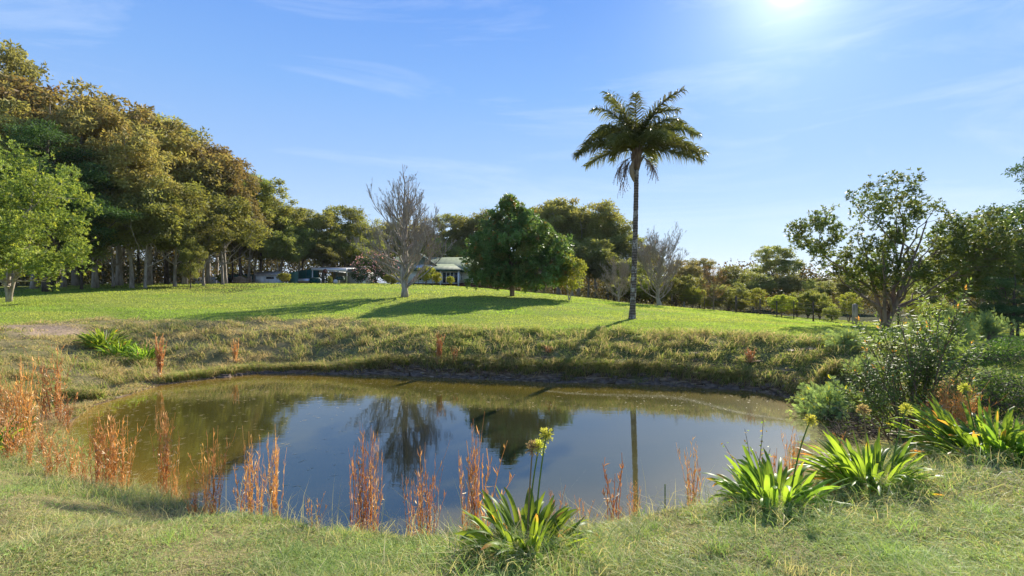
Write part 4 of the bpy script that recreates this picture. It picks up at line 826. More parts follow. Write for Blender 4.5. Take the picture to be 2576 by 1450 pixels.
def gface(b):
    xa, xb, xm = hX(1004), hX(1090), hX(1040); z0, z1 = hZ(668), hZ(635); y0 = hy0 + 2.3
    b.add([(xa, y0, z0), (xb, y0, z0), (xm, y0, z1), (xa, y0 + .1, z0), (xb, y0 + .1, z0), (xm, y0 + .1, z1)], [(0, 3, 4, 1), (1, 4, 5, 2), (2, 5, 3, 0)], [(0, 1, 2), (5, 4, 3)])
part('gable_wall', M['green_roof'], hs_, gface)
part('solar_panel', M['grey_steel'], hs_, lambda b: b.slab([(hX(1030), hy0 + .6, hZ(672)), (hX(1086), hy0 + .6, hZ(672)), (hX(1080), hy0 + 3.6, hZ(658)), (hX(1034), hy0 + 3.6, hZ(658))], .06))
for a0, a1, b0, b1, nm in ((1091.5, 1105.5, 710.5, 684, 2), (1113.5, 1151.5, 712.5, 684, 4), (1157.5, 1160.8, 704, 689, 1), (1048, 1075, 706, 686, 2)):
    yy = hy0 + (1.19 if a0 > 1156 else 0)
    f = part('window', M['white_trim'], hs_, lambda b: [b.box(hX(a0 + (a1 - a0) * i / nm) - .04, hX(a0 + (a1 - a0) * i / nm) + .04, yy - .05, yy - .005, hZ(b0), hZ(b1)) for i in range(nm + 1)] + [b.box(hX(a0) + .041, hX(a1) - .041, yy - .045, yy - .008, hZ(q_) - .04, hZ(q_) + .04) for q_ in (b0, b1)])
    part('pane', M['glass'], f, lambda b: b.box(hX(a0) + .02, hX(a1) - .02, yy - .03, yy - .012, hZ(b0) + .05, hZ(b1) - .05))
for px in (1002, 1109, 1154): part('veranda_post', M['white_trim'], hs_, lambda b: b.box(hX(px) - .09, hX(px) + .09, hy0 - .42, hy0 - .24, zg - .3, hZ(681.4)))

# yard at the crest: everything near Y = 60
def yard(px, Y): return at(px, Y)
def U(Y): return Y / FPX
x, y, z = yard(675, 59); u = U(59)
sd = thing('garden_shed', 'small pale grey ribbed metal garden shed with a striped gable roof', 'shed', (x, y, z), .1)
w_ = 29 * u; h_ = hgt(691, 59, z); hr = hgt(683, 59, z)
part('wall', M['grey_steel'], sd, lambda b: b.box(-w_ + .3, w_, -.9, .9, -.3, h_))
part('roof', ribbed('shed_roof', (.40, .34, .28), .45, 'X', .5, .4, .04, .25), sd, lambda b: (b.slab([(-w_ + .15, -1.05, h_ - .03), (w_ + .1, -1.05, h_ - .03), (w_ + .1, 0, hr), (-w_ + .15, 0, hr)], .05), b.slab([(-w_ + .15, 0, hr - .002), (w_ + .1, 0, hr - .002), (w_ + .1, 1.05, h_ - .03), (-w_ + .15, 1.05, h_ - .03)], .05)))
part('window', M['glass'], sd, lambda b: b.box(.1, 1.0, -.915, -.885, h_ - .52, h_ - .25))
part('door', M['white_trim'], sd, lambda b: (b.box(-w_ + .27, -w_ + .299, -.5, .4, 0, h_ - .2), b.box(-.95, -.15, -.913, -.903, 0, h_ - .25)))
x, y, z = yard(545, 62); props(part('metal_fence', M['grey_steel'], None, lambda b: [b.box(-3 + i * 1.0, -2.02 + i * 1.0, 0, .04 + .01 * (i % 2), -.6, .85 + .04 * math.sin(i)) for i in range(6)]), 'low grey corrugated metal fence at the foot of the left wood', 'fence').location = (x, y, z)
x, y, z = yard(617, 62); gf = thing('green_fence', 'dark green metal panel fence left of the garden shed', 'fence', (x, y, z))
part('panel', M['green_steel'], gf, lambda b: b.box(-2.2, 2.2, 0, .04, -.6, hgt(691, 62, z))); part('rail', M['green_trim'], gf, lambda b: b.box(-2.25, 2.25, -.03, .07, hgt(691, 62, z) + .002, hgt(691, 62, z) + .08))
x, y, z = yard(606, 57); g = rs(71)
lp = thing('log_pile', 'stack of sawn pale logs lying on the grass by the green fence', 'log pile', (x, y, z))
for lx, lz, L, r in ((0, .14, 2.0, .19), (.1, .38, 1.8, .17), (-.2, .58, 1.2, .14), (.75, .33, 1.1, .13), (1.4, .04, 1.1, .10), (1.6, -.02, 1.0, .07), (-.1, .72, .5, .12)):
    q_ = g.normal() * .05; part('log', M['log'], lp, lambda b: b.tube([(lx - L / 2, 0, lz + .1 - q_), (lx, .04, lz + .1), (lx + L / 2, 0, lz + .1 + q_)], [r, r * 1.05, r * .9], 9))
x, y, z = yard(631, 57); props(part('timber_post', M['log'], None, lambda b: b.box(-.07, .07, -.07, .07, -.2, .95)), 'short upright timber post beside the log pile', 'post').location = (x, y, z)
# green shade-cloth enclosure
Y = 61.; u = U(Y); x0, _, z = yard(728, Y); x1 = (802 - CX) * u; xm = (752 - CX) * u
ge = thing('shade_enclosure', 'dark green shade-cloth walled enclosure rising to the carport', 'enclosure', (0, 0, 0)); zt0, zt1 = (HY - 685) * u + CAMZ, (HY - 674) * u + CAMZ; zc = zt0 + (zt1 - zt0) * (xm - x0) / (x1 - x0)
def wallp(xa, xb, za, zb): return lambda b: b.add([(xa, Y, z - .5), (xb, Y, z - .5), (xb, Y, zb), (xa, Y, za), (xa, Y + .05, z - .5), (xb, Y + .05, z - .5), (xb, Y + .05, zb), (xa, Y + .05, za)], [(0, 1, 2, 3), (7, 6, 5, 4), (3, 2, 6, 7), (0, 3, 7, 4), (1, 5, 6, 2)])
part('metal_panel', ribbed('pale_green_steel', (.10, .22, .14), .4, 'X', .5, .4), ge, wallp(x0, xm, zt0, zc)); part('cloth_wall', M['shade_cloth'], ge, wallp(xm + .01, x1, zc, zt1))
for i, f in enumerate((.0, .36, .68, 1)):
    X_ = xm + (x1 - xm) * f; part('post', M['green_trim'], ge, lambda b: b.box(X_ - .04, X_ + .04, Y - .06, Y - .01, z - .4, zc + (zt1 - zc) * f))
# carport with metal roof
xa, xb = (802 - CX) * u, (888 - CX) * u
cp = thing('carport', 'open carport with a pale flat metal roof and thin posts', 'carport', (0, 0, 0))
part('roof', M['steel'], cp, lambda b: b.slab([(xa, Y - 2.2, (HY - 675.5) * u + CAMZ), (xb, Y - 2.2, (HY - 678) * u + CAMZ), (xb, Y + 4, (HY - 670.5) * u + CAMZ), (xa, Y + 4, (HY - 669) * u + CAMZ)], .06))
part('fascia', M['white_trim'], cp, lambda b: b.slab([(xa, Y - 2.3, (HY - 675.3) * u + CAMZ), (xb, Y - 2.3, (HY - 678) * u + CAMZ), (xb, Y - 2.205, (HY - 678) * u + CAMZ), (xa, Y - 2.205, (HY - 675.3) * u + CAMZ)], .26))
for px in (803, 836, 862, 886): X_ = (px - CX) * u; part('post', M['white_trim'] if px == 803 else M['green_trim'], cp, lambda b: b.box(X_ - .05, X_ + .05, Y - 2.1, Y - 2.0, z - .5, (HY - 680.5) * u + CAMZ))
part('back_wall', M['weatherboard'], cp, lambda b: b.box(xa + .5, xb - .2, Y + 3.6, Y + 3.7, z - .5, (HY - 678) * u + CAMZ))
part('louvre_door', M['bark_brown'], cp, lambda b: b.box((866 - CX) * u, (874 - CX) * u, Y + 3.5, Y + 3.597, z - .3, (HY - 682) * u + CAMZ))
x, y, z2 = yard(900, 64); ws = thing('small_outbuilding', 'small white gabled outbuilding at the right end of the carport', 'outbuilding', (x, y, z2))
part('wall', M['white_trim'], ws, lambda b: b.box(-1.6, 1.2, 0, 3, -.5, 1.7)); part('roof', M['steel'], ws, lambda b: (b.slab([(-1.8, -.2, 1.72), (1.3, -.2, 1.72), (1.3, 1.5, 2.5), (-1.8, 1.5, 2.5)], .05), b.slab([(-1.8, 1.5, 2.498), (1.3, 1.5, 2.498), (1.3, 3.2, 1.72), (-1.8, 3.2, 1.72)], .05)))
x, y, z = yard(765, 57)
dr = thing('barrel_roaster', 'long silver barrel lying on short legs before the shade-cloth wall', 'barrel', (x, y, z)); part('drum', M['steel'], dr, lambda b: b.tube([(-.66, 0, .36), (-.62, 0, .36), (.62, 0, .36), (.66, 0, .36)], [.2, .27, .27, .2], 16), True)
for q_ in (-.45, .45): part('leg', M['rust'], dr, lambda b: (b.box(q_ - .03, q_ + .03, -.2, -.14, -.1, .25), b.box(q_ - .03, q_ + .03, .14, .2, -.1, .25)))
part('rim', M['rust'], dr, lambda b: b.box(-.65, .65, -.285, -.262, .28, .33))
x, y, z = yard(793, 57); bx = thing('storage_bin', 'dark green lidded storage bin at the corner of the shade-cloth wall', 'storage bin', (x, y, z)); part('bin', M['shade_cloth'], bx, lambda b: b.box(-.5, .5, -.3, .3, -.1, .62)); part('lid', M['green_trim'], bx, lambda b: b.slab([(-.55, -.35, .68), (.55, -.35, .68), (.52, .33, .80), (-.52, .33, .80)], .05))
x, y, z = yard(818, 57); fx_ = thing('hanging_disc', 'rust-red round disc hanging under the carport roof', 'disc', (x, y, z)); part('disc', M['rust'], fx_, lambda b: b.tube([(0, -.03, 1.55), (0, .03, 1.55)], .24, 16)); part('hanger', M['steel'], fx_, lambda b: b.tube([(0, 0, 1.79), (0, 0, 2.15)], .015, 5))
x, y, z = yard(853, 55.5); tr = thing('garden_trolley', 'small dark two-wheeled garden trolley in front of the carport', 'trolley', (x, y, z))
part('tray', M['green_trim'], tr, lambda b: (b.box(-.4, .6, -.25, .25, .42, .72), b.box(-.15, .5, -.2, .2, .723, .85)))
part('handle', M['steel'], tr, lambda b: b.tube([(.6, 0, .7), (.9, 0, .95), (.95, 0, 1.0)], .025, 6))
for q_ in (-.28, .28): part('wheel', M['white_trim'], tr, lambda b: b.tube([(-.3, q_ - .03, .25), (-.3, q_ + .03, .25)], .27, 18))
# clothes hoist
x, y, z = yard(872, 55); ht = hgt(683, 55, z); ch = thing('clothes_hoist', 'rotary clothes hoist with long thin arms left of the camellia', 'clothes hoist', (x, y, z), .35)
part('pole', M['steel'], ch, lambda b: b.tube([(0, 0, -.2), (0, 0, ht + .35)], .045, 8))
for k in range(4):
    a = k * math.pi / 2; part('arm', M['steel'], ch, lambda b: (b.tube([(0, 0, ht - .15), (2.3 * math.cos(a), 2.3 * math.sin(a), ht + .05)], .028, 6), b.tube([(0, 0, ht + .32), (1.2 * math.cos(a), 1.2 * math.sin(a), ht - .05)], .014, 5)))
for r in (1.2, 1.75, 2.28): part('line', M['steel'], ch, lambda b: [b.tube([(r * math.cos(k * math.pi / 2), r * math.sin(k * math.pi / 2), ht - .15 + .087 * r), (r * math.cos((k + 1) * math.pi / 2), r * math.sin((k + 1) * math.pi / 2), ht - .15 + .087 * r)], .008, 4) for k in range(4)])
# shrubs round the house
CM = clump_tree(72, 4, [(0,0,2.1,2.3,2,1.7),(1.2,0,1.3,1.9,1.7,1.2),(-1.2,0,1.2,1.6,1.6,1.1)], 90, .5, 13000, .15, .08, .1, stems=3, limbs=8, tips=.0, leaf='camellia_leaf', bark='bark_dark', lowest=.06, name='camellia', flat=.85)
k = rs(73)
t_ = put_tree(CM, 'camellia_bush', 'large dark camellia with scattered pink flowers left of the leafless tree', 'shrub', 945, 54, 4, 636, wide=1.05)
mb = MB(); n = 420; e_ = unit(k.normal(size=(n, 3)) * [1, 1, .8] + [0, -.6, .2]); mb.leaves(e_ * [2.5, 2.3, 1.9] + [0, 0, 2.0] + k.normal(size=(n, 3)) * .15, k.normal(size=(n, 3)), .16, .16, k, tone=1.); obj('blossoms', mb.mesh('blossoms', M['camellia_leaf']), t_)
for px, Y, yt, ms, wd, lab in ((714, 55, 686, YS, 1.0, 'round green bush beside the garden shed'), (1072, 50, 668, YS, .75, 'bright yellow-green shrub against the veranda of the house'), (1098, 51, 684, YS, .7, 'lower leafy shrub at the veranda windows'), (1133, 50, 694, YS, .7, 'little upright bush below the wide veranda window'),
    (985, 48, 688, DS, 1.0, 'dark low bush between the camellia and the leafless tree'), (1215, 52, 690, DS, 1.0, 'shaded bush left of the magnolia foot'), (1345, 50, 700, DS, 1.2, 'dark bush seen beneath the magnolia, right of its trunk'), (830, 56.5, 694, DS, .5, 'potted plants clump under the carport'), (612, 58.5, 692, YS, .6, 'straggly yellow-green bush before the green fence'), (555, 57, 690, YS, .9, 'yellow-green bush before the grey fence')):
    put_tree(ms, 'garden_shrub', lab, 'shrub', px, Y, 3, yt, 'garden shrubs round the house and sheds', px * .7, wd, crown='foliage')
for i, px in enumerate((1041, 1053, 1064, 1088, 1121)):
    x, y, z = yard(px, 49); props(part('garden_stake', M['bark_brown'], None, lambda b: b.tube([(0, 0, -.1), (.03 * (-1) ** i, 0, .9)], .03, 5)), 'thin brown stake, number %d from the left, in front of the veranda' % (i + 1) if False else ['thin stake just right of the leafless trunk', 'thin stake left of the yellow-green veranda shrub', 'thin stake at the foot of the yellow-green veranda shrub', 'thin stake below the narrow veranda window', 'thin stake below the wide veranda window'][i], 'stake', 'stakes in front of the veranda').location = (x, y, z)
# wire fence on the right
fn_ = thing('wire_fence', 'post and wire fence along the right edge of the lawn', 'fence', (0, 0, 0)); pp = []
for px, Y, r, h_ in ((1690, 39, .04, 1.0), (1772, 37.5, .04, 1.0), (1852, 35.6, .09, 1.2), (1912, 34.2, .05, 1.15), (1954, 33.4, .04, 1.1), (1997, 32.5, .03, 1.15), (2046, 31.2, .05, 1.25), (2151, 28.2, .15, 1.35), (2260, 26.6, .05, 1.2), (2400, 24.6, .05, 1.2), (2560, 22.6, .06, 1.2)):
    x, y, z = at(px, Y); pp.append((x, y, z)); part('post', M['bark_dark'] if r < .1 else M['bark_bare'], fn_, lambda b: b.tube([(x, y, z - .2), (x, y, z + h_)], [r, r * .9], 8))
for hw in (.25, .55, .82, 1.05): part('wire', M['bark_dark'], fn_, lambda b: b.tube([(a, b_ - .05, c_ + hw) for a, b_, c_ in pp], .009, 4))

# ------------------------------------------------------------------ agapanthus
def agapanthus(seed, px, Y, label, nl=46, L=.50, heads=(), tilt=(0, 0)):
    g = rs(seed); x, y, z = at(px, Y); t = thing('agapanthus', label, 'plant', (x, y, z - .02), 0, 'agapanthus clumps round the pond')
    def strap(b, n, Lm, wd, tone):
        for q_ in range(n):
            a = g.random() * 6.283; r0 = g.random() ** .6 * .20 * L / .5; e = math.radians(g.uniform(26, 84)) if tone < .5 else math.radians(g.uniform(5, 45)); Ln = Lm * g.uniform(.7, 1.12); bend = g.uniform(.35, 1.5) if g.random() < .8 else 2.2
            p = np.array([math.cos(a) * r0, math.sin(a) * r0, 0.]); k = 9; P = [p]; az = a + g.normal() * .35
            for i in range(k):
                ee = e - bend * (i / k) ** 2.2; p = p + (np.array([math.cos(az) * math.cos(ee) + tilt[0] * .3, math.sin(az) * math.cos(ee) + tilt[1] * .3, math.sin(ee)])) * Ln / k; P.append(p)
            P = np.array(P); f = np.linspace(0, 1, k + 1); hw = wd * g.uniform(.8, 1.2) * (np.clip(.55 + f * 1.2, 0, 1) * np.sqrt(np.clip(1.02 - f ** 5, 0, 1))) / 2; hw[-1] = .002
            ax = unit(np.gradient(P, axis=0)); sd = np.array([-math.sin(az), math.cos(az), 0]); tw = g.normal() * .35 + g.normal() * .5 * f; nn = unit(np.cross(ax, sd)); S_ = sd * np.cos(tw)[:, None] + nn * np.sin(tw)[:, None]; N2 = np.cross(ax, S_)
            V = np.stack([P - S_ * hw[:, None] - N2 * hw[:, None] * .35, P, P + S_ * hw[:, None] - N2 * hw[:, None] * .35], 1).reshape(-1, 3); i = np.arange(k)[:, None] * 3
            tip = np.clip((f - g.uniform(.75, 1.1)) * 6, 0, 1) if g.random() < .35 else 0 * f
            b.add(V, np.concatenate([i + [0, 1, 4, 3], i + [1, 2, 5, 4]]), None, g.random(), np.repeat(np.maximum(tone, tip), 3))
    b = MB(); strap(b, int(nl * 2.3), L * 1.12, .046, 0.); obj('leaves', b.mesh('agapanthus_leaves', M['agapanthus_leaf'], True), t)
    b = MB(); strap(b, max(8, nl // 3), L * .85, .035, .95); obj('dead_leaves', b.mesh('dead_leaves', M['agapanthus_leaf'], True), t)
    for hx_, hy_, dry_ in heads:
        e = np.array([(hx_ - CX) * Y / FPX - x, g.normal() * .04, (HY - hy_) * Y / FPX + CAMZ - z]); s0 = e * [.25, 1, 0] + g.normal(size=3) * [.03, .03, 0]
        b = MB(); b.tube(curve3(s0, np.array([s0[0] * .7 + e[0] * .3, s0[1], e[2] * .6]), e, 10), np.linspace(.008, .0055, 10), 6, tone=float(dry_)); st = obj('flower_stalk', b.mesh('flower_stalk', M['stalk'], True), t)
        b = MB(); n = 90; D = unit(g.normal(size=(n, 3)) + [0, 0, .45]); Lr = .055 * g.uniform(.7, 1.15, n)
        b.leaves(np.tile(e, (n, 1)), D, Lr, .004, g, tone=float(dry_), wide=.6); b.leaves(e + D * Lr[:, None] * .85, D + g.normal(size=(n, 3)) * .3, .022, .010, g, tone=float(dry_) * .8 + .1)
        obj('flower_head', b.mesh('flower_head', M['flower']), st)
    return t
agapanthus(81, 1325, 3.75, 'nearest agapanthus clump with three tall flower stalks, bottom centre', 62, .45, [(1373, 1083, 0), (1356, 1118, 0), (1340, 1121, 1)])
agapanthus(82, 1945, 4.55, 'agapanthus clump between the thin twiggy sapling and the next clump', 58, .50, [(2031, 1049, 0)], (.12, -.1))
agapanthus(83, 2190, 5.0, 'middle agapanthus clump of the three on the right', 64, .55, [(2166, 1024, 1), (2268, 1021, 0)], (-.35, 0))
agapanthus(84, 2480, 5.75, 'agapanthus clump cut by the right edge of the picture', 80, .68, [(2423, 971, 0)], (-.5, .1))
agapanthus(89, 2570, 5.4, 'agapanthus at the right edge, in front of the larger clump', 40, .55)
agapanthus(85, -28, 8.9, 'agapanthus just poking in at the left edge', 40, .6)
agapanthus(86, 262, 17.4, 'larger of the two agapanthus clumps on the left bank', 80, .72); agapanthus(87, 300, 17.0, 'agapanthus joined to the right side of the larger left bank clump', 40, .6)
agapanthus(88, 362, 17.0, 'smaller of the two agapanthus clumps on the left bank', 50, .6)

# ------------------------------------------------------------------ broom sedge
def sedge_mesh(seed, ns, sp, thick=1., flare=.1):
    g = rs(seed); b = MB()
    for q_ in range(ns):
        a = g.random() * 6.28; r = sp * g.random() ** .6; p = np.array([math.cos(a) * r, math.sin(a) * r, -.03]); H = g.uniform(.62, 1.03); out = g.normal(size=2) * flare * .62 * (2.6 if g.random() < .12 else 1)
        n = 8; f = np.linspace(0, 1, n); P = p + np.stack([out[0] * f ** 1.6 + .008 * g.normal(size=n), out[1] * f ** 1.6 + .008 * g.normal(size=n), f * H], 1)
        b.tube(P, (.0042 - .0024 * f) * thick, 4, g.random(), 0.)
        m_ = int(g.integers(8, 15)); ff = g.uniform(.15, .97, m_); i = ff * (n - 1); k = np.minimum(i.astype(int), n - 2); Pt = P[k] + (P[k + 1] - P[k]) * (i - k)[:, None]
        b.leaves(Pt, g.normal(size=(m_, 3)) * .28 + [0, 0, 1], g.uniform(.04, .09, m_), .0065 * thick, g, tone=g.random(m_) ** 3 * .5)
        m_ = 3; b.leaves(P[g.integers(1, 6, m_)], g.normal(size=(m_, 3)) + [0, 0, .3], g.uniform(.04, .09, m_), .005 * thick, g, tone=1.)
    m_ = ns * 3; a = g.random(m_) * 6.28; b.blades(np.stack([np.cos(a) * sp, np.sin(a) * sp, 0 * a - .02], 1), g.uniform(.12, .3, m_), .005 * thick, g.uniform(.2, 1., m_), a, g, tone=g.uniform(.3, 1, m_))
    return b.mesh('broom_sedge', M['sedge'])
SG = [sedge_mesh(91, 18, .055, .7), sedge_mesh(92, 11, .045, .7), sedge_mesh(93, 23, .08, .7), sedge_mesh(94, 7, .05, flare=.16), sedge_mesh(95, 16, .05, 2.8, .05), sedge_mesh(96, 8, .06, 2.5, .08)]
sed = [ # px, depth, top px, mesh, width, label
 (10, 10.4, 962, 2, 1.3, 'rusty sedge tuft cut by the left edge, above the agapanthus tip'), (60, 9.1, 908, 2, 1.5, 'tall dense rusty sedge clump near the left edge'), (88, 9.6, 985, 1, 1.3, 'shorter sedge right of the tall dense left clump'), (140, 11.2, 880, 0, 1.3, 'tall narrow rusty sedge on the left shore'), (112, 11.0, 920, 1, 1.2, 'thin sedge leaning against the tall narrow left shore one'),
 (25, 8.3, 1050, 2, 1.4, 'low pale sedge right at the left edge below the tall clump'), (72, 7.8, 1075, 0, 1.3, 'low sedge below the tall dense left clump'), (110, 8.3, 1065, 0, 1.3, 'low sedge at the muddy left shore'), (148, 7.9, 1095, 1, 1.3, 'low thin sedge left of the muddy inlet'), (182, 7.6, 1110, 1, 1.2, 'short sedge at the left end of the near shore'), (208, 7.5, 1125, 3, 1.2, 'short sparse sedge left of the broad clump in the shallows'),
 (245, 7.15, 1050, 0, 1.3, 'left part of the broad rusty clump in the left shallows'), (278, 7.1, 1042, 2, 1.3, 'middle of the broad rusty clump in the left shallows'), (312, 7.1, 1062, 0, 1.2, 'right part of the broad rusty clump in the left shallows'), (414, 7.15, 1033, 2, 1.1, 'dark-footed dense sedge standing in water'), (440, 7.1, 1090, 3, 1.0, 'few stems beside the dark-footed sedge'),
 (487, 6.2, 1185, 1, 1.0, 'short sedge between the dark-footed one and the golden one'), (540, 6.1, 1092, 0, 1.0, 'golden-orange sedge at the edge of the tree reflection'), (632, 5.85, 1108, 0, 1.0, 'left of the close pair of orange sedges'), (690, 5.6, 1092, 2, .8, 'right of the close pair of orange sedges'), (608, 5.9, 1160, 3, 1.0, 'sparse stems left of the close pair'),
 (788, 5.2, 1245, 3, .9, 'tiny dry sedge between the close pair and the tall centre clump'), (918, 5.05, 1076, 2, .95, 'tallest orange sedge of the near bank, left of the tree reflection'), (895, 5.1, 1130, 3, 1.0, 'loose stems left of the tallest orange sedge'), (1062, 5.0, 1140, 0, .95, 'orange sedge in front of the leafless tree reflection'), (1035, 5.05, 1190, 3, 1.0, 'leaning stems left of the sedge before the tree reflection'),
 (1190, 4.95, 1086, 0, .95, 'orange sedge just behind the nearest agapanthus'), (1215, 5.0, 1110, 3, 1.7, 'wide-leaning stems behind the nearest agapanthus'), (1398, 5.2, 1225, 3, .9, 'sparse short stems right of the nearest agapanthus flowers'), (1465, 5.3, 1250, 3, .9, 'very short stems left of the palm reflection'), (1545, 5.3, 1150, 3, 1.5, 'splayed orange sedge left of the palm reflection'), (1590, 5.2, 1215, 1, 1.0, 'sedge covering the foot of the palm reflection'),
 (1735, 5.4, 1118, 1, 1.0, 'slim orange sedge alone right of the palm reflection'), (1932, 5.9, 1130, 3, 1.2, 'brown stems right of the twiggy sapling'), (1985, 6.3, 1085, 1, 1.1, 'rusty sedge behind the agapanthus flower at the right'), (2010, 6.5, 1100, 3, 1.1, 'thin sedge stems right behind the rusty one'), (2108, 8.0, 1085, 3, 1.0, 'small rusty stems in the right shallows'),
 (403, 15.5, 846, 4, 1.0, 'narrow sedge at the left end of the far bank'), (591, 17.4, 856, 4, .9, 'narrow sedge on the far bank above the pale shelf'), (1105, 16.7, 840, 4, 1.0, 'tallest sedge in the middle of the far bank'), (1144, 16.6, 872, 5, .6, 'thin sedge right of the tallest far bank one'), (1378, 16.5, 868, 5, 1.2, 'loose sedge on the far bank left of the palm shadow'), (1478, 15.7, 922, 5, .6, 'tiny sedge at the waterline below the palm shadow'),
 (1660, 15.9, 900, 5, .6, 'faint thin sedge right of the palm shadow'), (1745, 15.8, 890, 5, 1.2, 'bushy sedge on the far bank right of the palm'), (1886, 14.95, 878, 4, 1.1, 'tall upright sedge at the far waterline on the right'), (2002, 14.9, 880, 4, .9, 'first of the row of sedges on the far right bank'), (2024, 14.8, 876, 4, .9, 'second sedge in the far right row'), (2046, 14.7, 880, 4, .9, 'third sedge in the far right row'), (2064, 14.6, 888, 5, .9, 'fourth and thinnest sedge in the far right row'), (2088, 14.6, 895, 4, 1.0, 'fifth sedge, at the right end of the far row'), (2116, 14.4, 898, 5, 1.1, 'sedge fading into the blue-green wattle'),
 (-15, 9.4, 940, 2, 1.4, 'sedge beyond the left edge whose tips lean into the picture'), (45, 10.0, 960, 0, 1.3, 'sedge tucked behind the tall dense left clump'), (165, 10.6, 985, 1, 1.2, 'sparse sedge right of the tall narrow left shore one'), (128, 7.5, 1120, 0, 1.2, 'pale sedge in front of the low left shore ones'),
 (655, 5.75, 1150, 1, .8, 'thin stems inside the close pair of orange sedges'), (942, 5.0, 1110, 1, .9, 'right side of the tallest orange sedge'), (520, 6.3, 1130, 1, .9, 'stems tucked behind the golden-orange sedge'), (1085, 5.0, 1175, 3, .9, 'short stems right of the sedge before the tree reflection'), (1170, 5.0, 1130, 3, .9, 'thin stems left of the sedge behind the nearest agapanthus'), (1748, 5.35, 1165, 3, 1.0, 'short stems at the foot of the slim lone sedge'),
 (1960, 6.1, 1140, 3, 1.1, 'brown stems between the sapling and the rusty right sedge'),
 (2352, 7.25, 985, 2, 1.3, 'front sedge of the strong orange stand on the right bank'), (2384, 7.1, 960, 2, 1.3, 'tallest sedge of the strong orange stand on the right bank'), (2418, 7.2, 965, 2, 1.3, 'right hand sedge of the strong orange stand on the right bank'), (2445, 7.4, 990, 0, 1.3, 'last sedge of the orange stand, touching the big right agapanthus'), (2330, 7.0, 1050, 1, 1.2, 'short sedge left of the strong orange stand'),
 (2335, 8.5, 965, 2, 1.3, 'sedge behind the stems of the orange-tipped shrub'), (2372, 8.3, 945, 2, 1.4, 'dense sedge right of the orange-tipped shrub stems'), (2408, 8.5, 950, 2, 1.4, 'dense sedge left of the vine tangle'), (2440, 8.8, 968, 0, 1.3, 'sedge at the foot of the vine tangle'), (2385, 7.6, 1010, 2, 1.3, 'lower sedge in front of the dense ones on the right'), (2330, 7.4, 1040, 0, 1.3, 'sedge beside the leaning dark stick')]
g = rs(99)
for px, Y, yt, k, wd, lab in sed:
    x, y, z = at(px, Y); z = max(z, -.25); H = hgt(yt, Y, z) * 1.1; o = obj('broom_sedge', SG[k], None, (x, y, z), g.random() * 6.28, (wd * (1.0 if Y < 10 else 1.5), wd * (1.0 if Y < 10 else 1.5), H)); props(o, lab, 'sedge grass', 'rusty broom sedge clumps round the pond')

# ------------------------------------------------------------------ stemmed shrubs, right foreground
def stem_shrub(seed, stems, LL, LW, leaf, bark, name, r0=.018, dens=34, sub=3, tipc=True, start=.3, sprd=.35):
    """stems: list of (foot, top) in local metres; leaves spiral up every stem"""
    g = rs(seed); T = MB(); G = MB()
    def leafy(P, dn, st):
        L = np.linalg.norm(P[-1] - P[0]); m_ = int(dn * L) + 4; f = st + (1 - st) * np.linspace(0, 1, m_) ** .9; i = f * (len(P) - 1); k = np.minimum(i.astype(int), len(P) - 2); Pt = P[k] + (P[k + 1] - P[k]) * (i - k)[:, None]; ax = unit(P[k + 1] - P[k])
        a = np.arange(m_) * 2.4; u_ = unit(np.cross(ax, [1, .2, 0])); v_ = np.cross(ax, u_); o = u_ * np.cos(a)[:, None] + v_ * np.sin(a)[:, None]
        up = .35 + .9 * (f > .93); D = unit(o + ax * up[:, None] + g.normal(size=(m_, 3)) * .22); sz = np.where(f > .95, .75, 1) * g.uniform(.75, 1.15, m_); tn = (f > .955) * (1. if (tipc and g.random() < .28) else .0)
        G.leaves(Pt, D, LL * sz, LW * sz, g, tone=tn * g.uniform(.6, 1, m_), side=ax + g.normal(size=(m_, 3)) * .15)
    for a, b_ in stems:
        a = np.array(a, float); b_ = np.array(b_, float); P = curve3(a, a * .6 + b_ * .4 + np.array([0, 0, .12 * (b_[2] - a[2])]) + g.normal(size=3) * .04, b_, 12); L = np.linalg.norm(b_ - a)
        T.tube(P, np.linspace(r0, .004, 12), 6); leafy(P[5:], dens, .0)
        for q_ in range(int(sub * L)):
            k = int(g.integers(int(12 * start), 10)); s0 = P[k]; ax = unit(P[k + 1] - P[k]); d = ax * .9 + unit(g.normal(size=3)) * .75 + [0, 0, .2]; l2 = L * sprd * g.uniform(.5, 1.1) * (1 - .5 * k / 12); Q = curve3(s0, s0 + d * l2 * .5, s0 + d * l2 * .9 + [0, 0, l2 * .25], 7); T.tube(Q, np.linspace(.007, .003, 7), 4, cap=False); leafy(Q, dens, .15)
    return T.mesh(name + '_stems', M[bark], True), G.mesh(name + '_leaves', M[leaf])
def place_shrub(ms, name, label, cat, px, Y, group=None):
    x, y, z = at(px, Y); t = thing(name, label, cat, (x, y, z), 0, group); obj('stems', ms[0], t); obj('foliage', ms[1], t); return t
Yb = 7.7; ub = Yb / FPX; xb, _, zb = at(2290, Yb)
def tp(px, py, dy=0.): Yq = Yb + dy; return ((px - CX) * Yq / FPX - xb, dy, (HY - py) * Yq / FPX + CAMZ - zb)
st = []
g = rs(100)
for px, py in ((2372, 745), (2408, 772), (2205, 792), (2262, 800), (2300, 815), (2340, 790), (2425, 830), (2180, 850), (2240, 850), (2290, 870), (2390, 860), (2350, 880), (2440, 905), (2455, 940), (2120, 905), (2150, 930), (2105, 970), (2170, 985), (2450, 1000), (2200, 920), (2320, 930), (2410, 960), (2250, 960), (2135, 1010)):
    d = g.uniform(-.6, .7); st.append(((g.uniform(-.18, .25), g.uniform(-.1, .2), -.05), tp(px, py, d)))
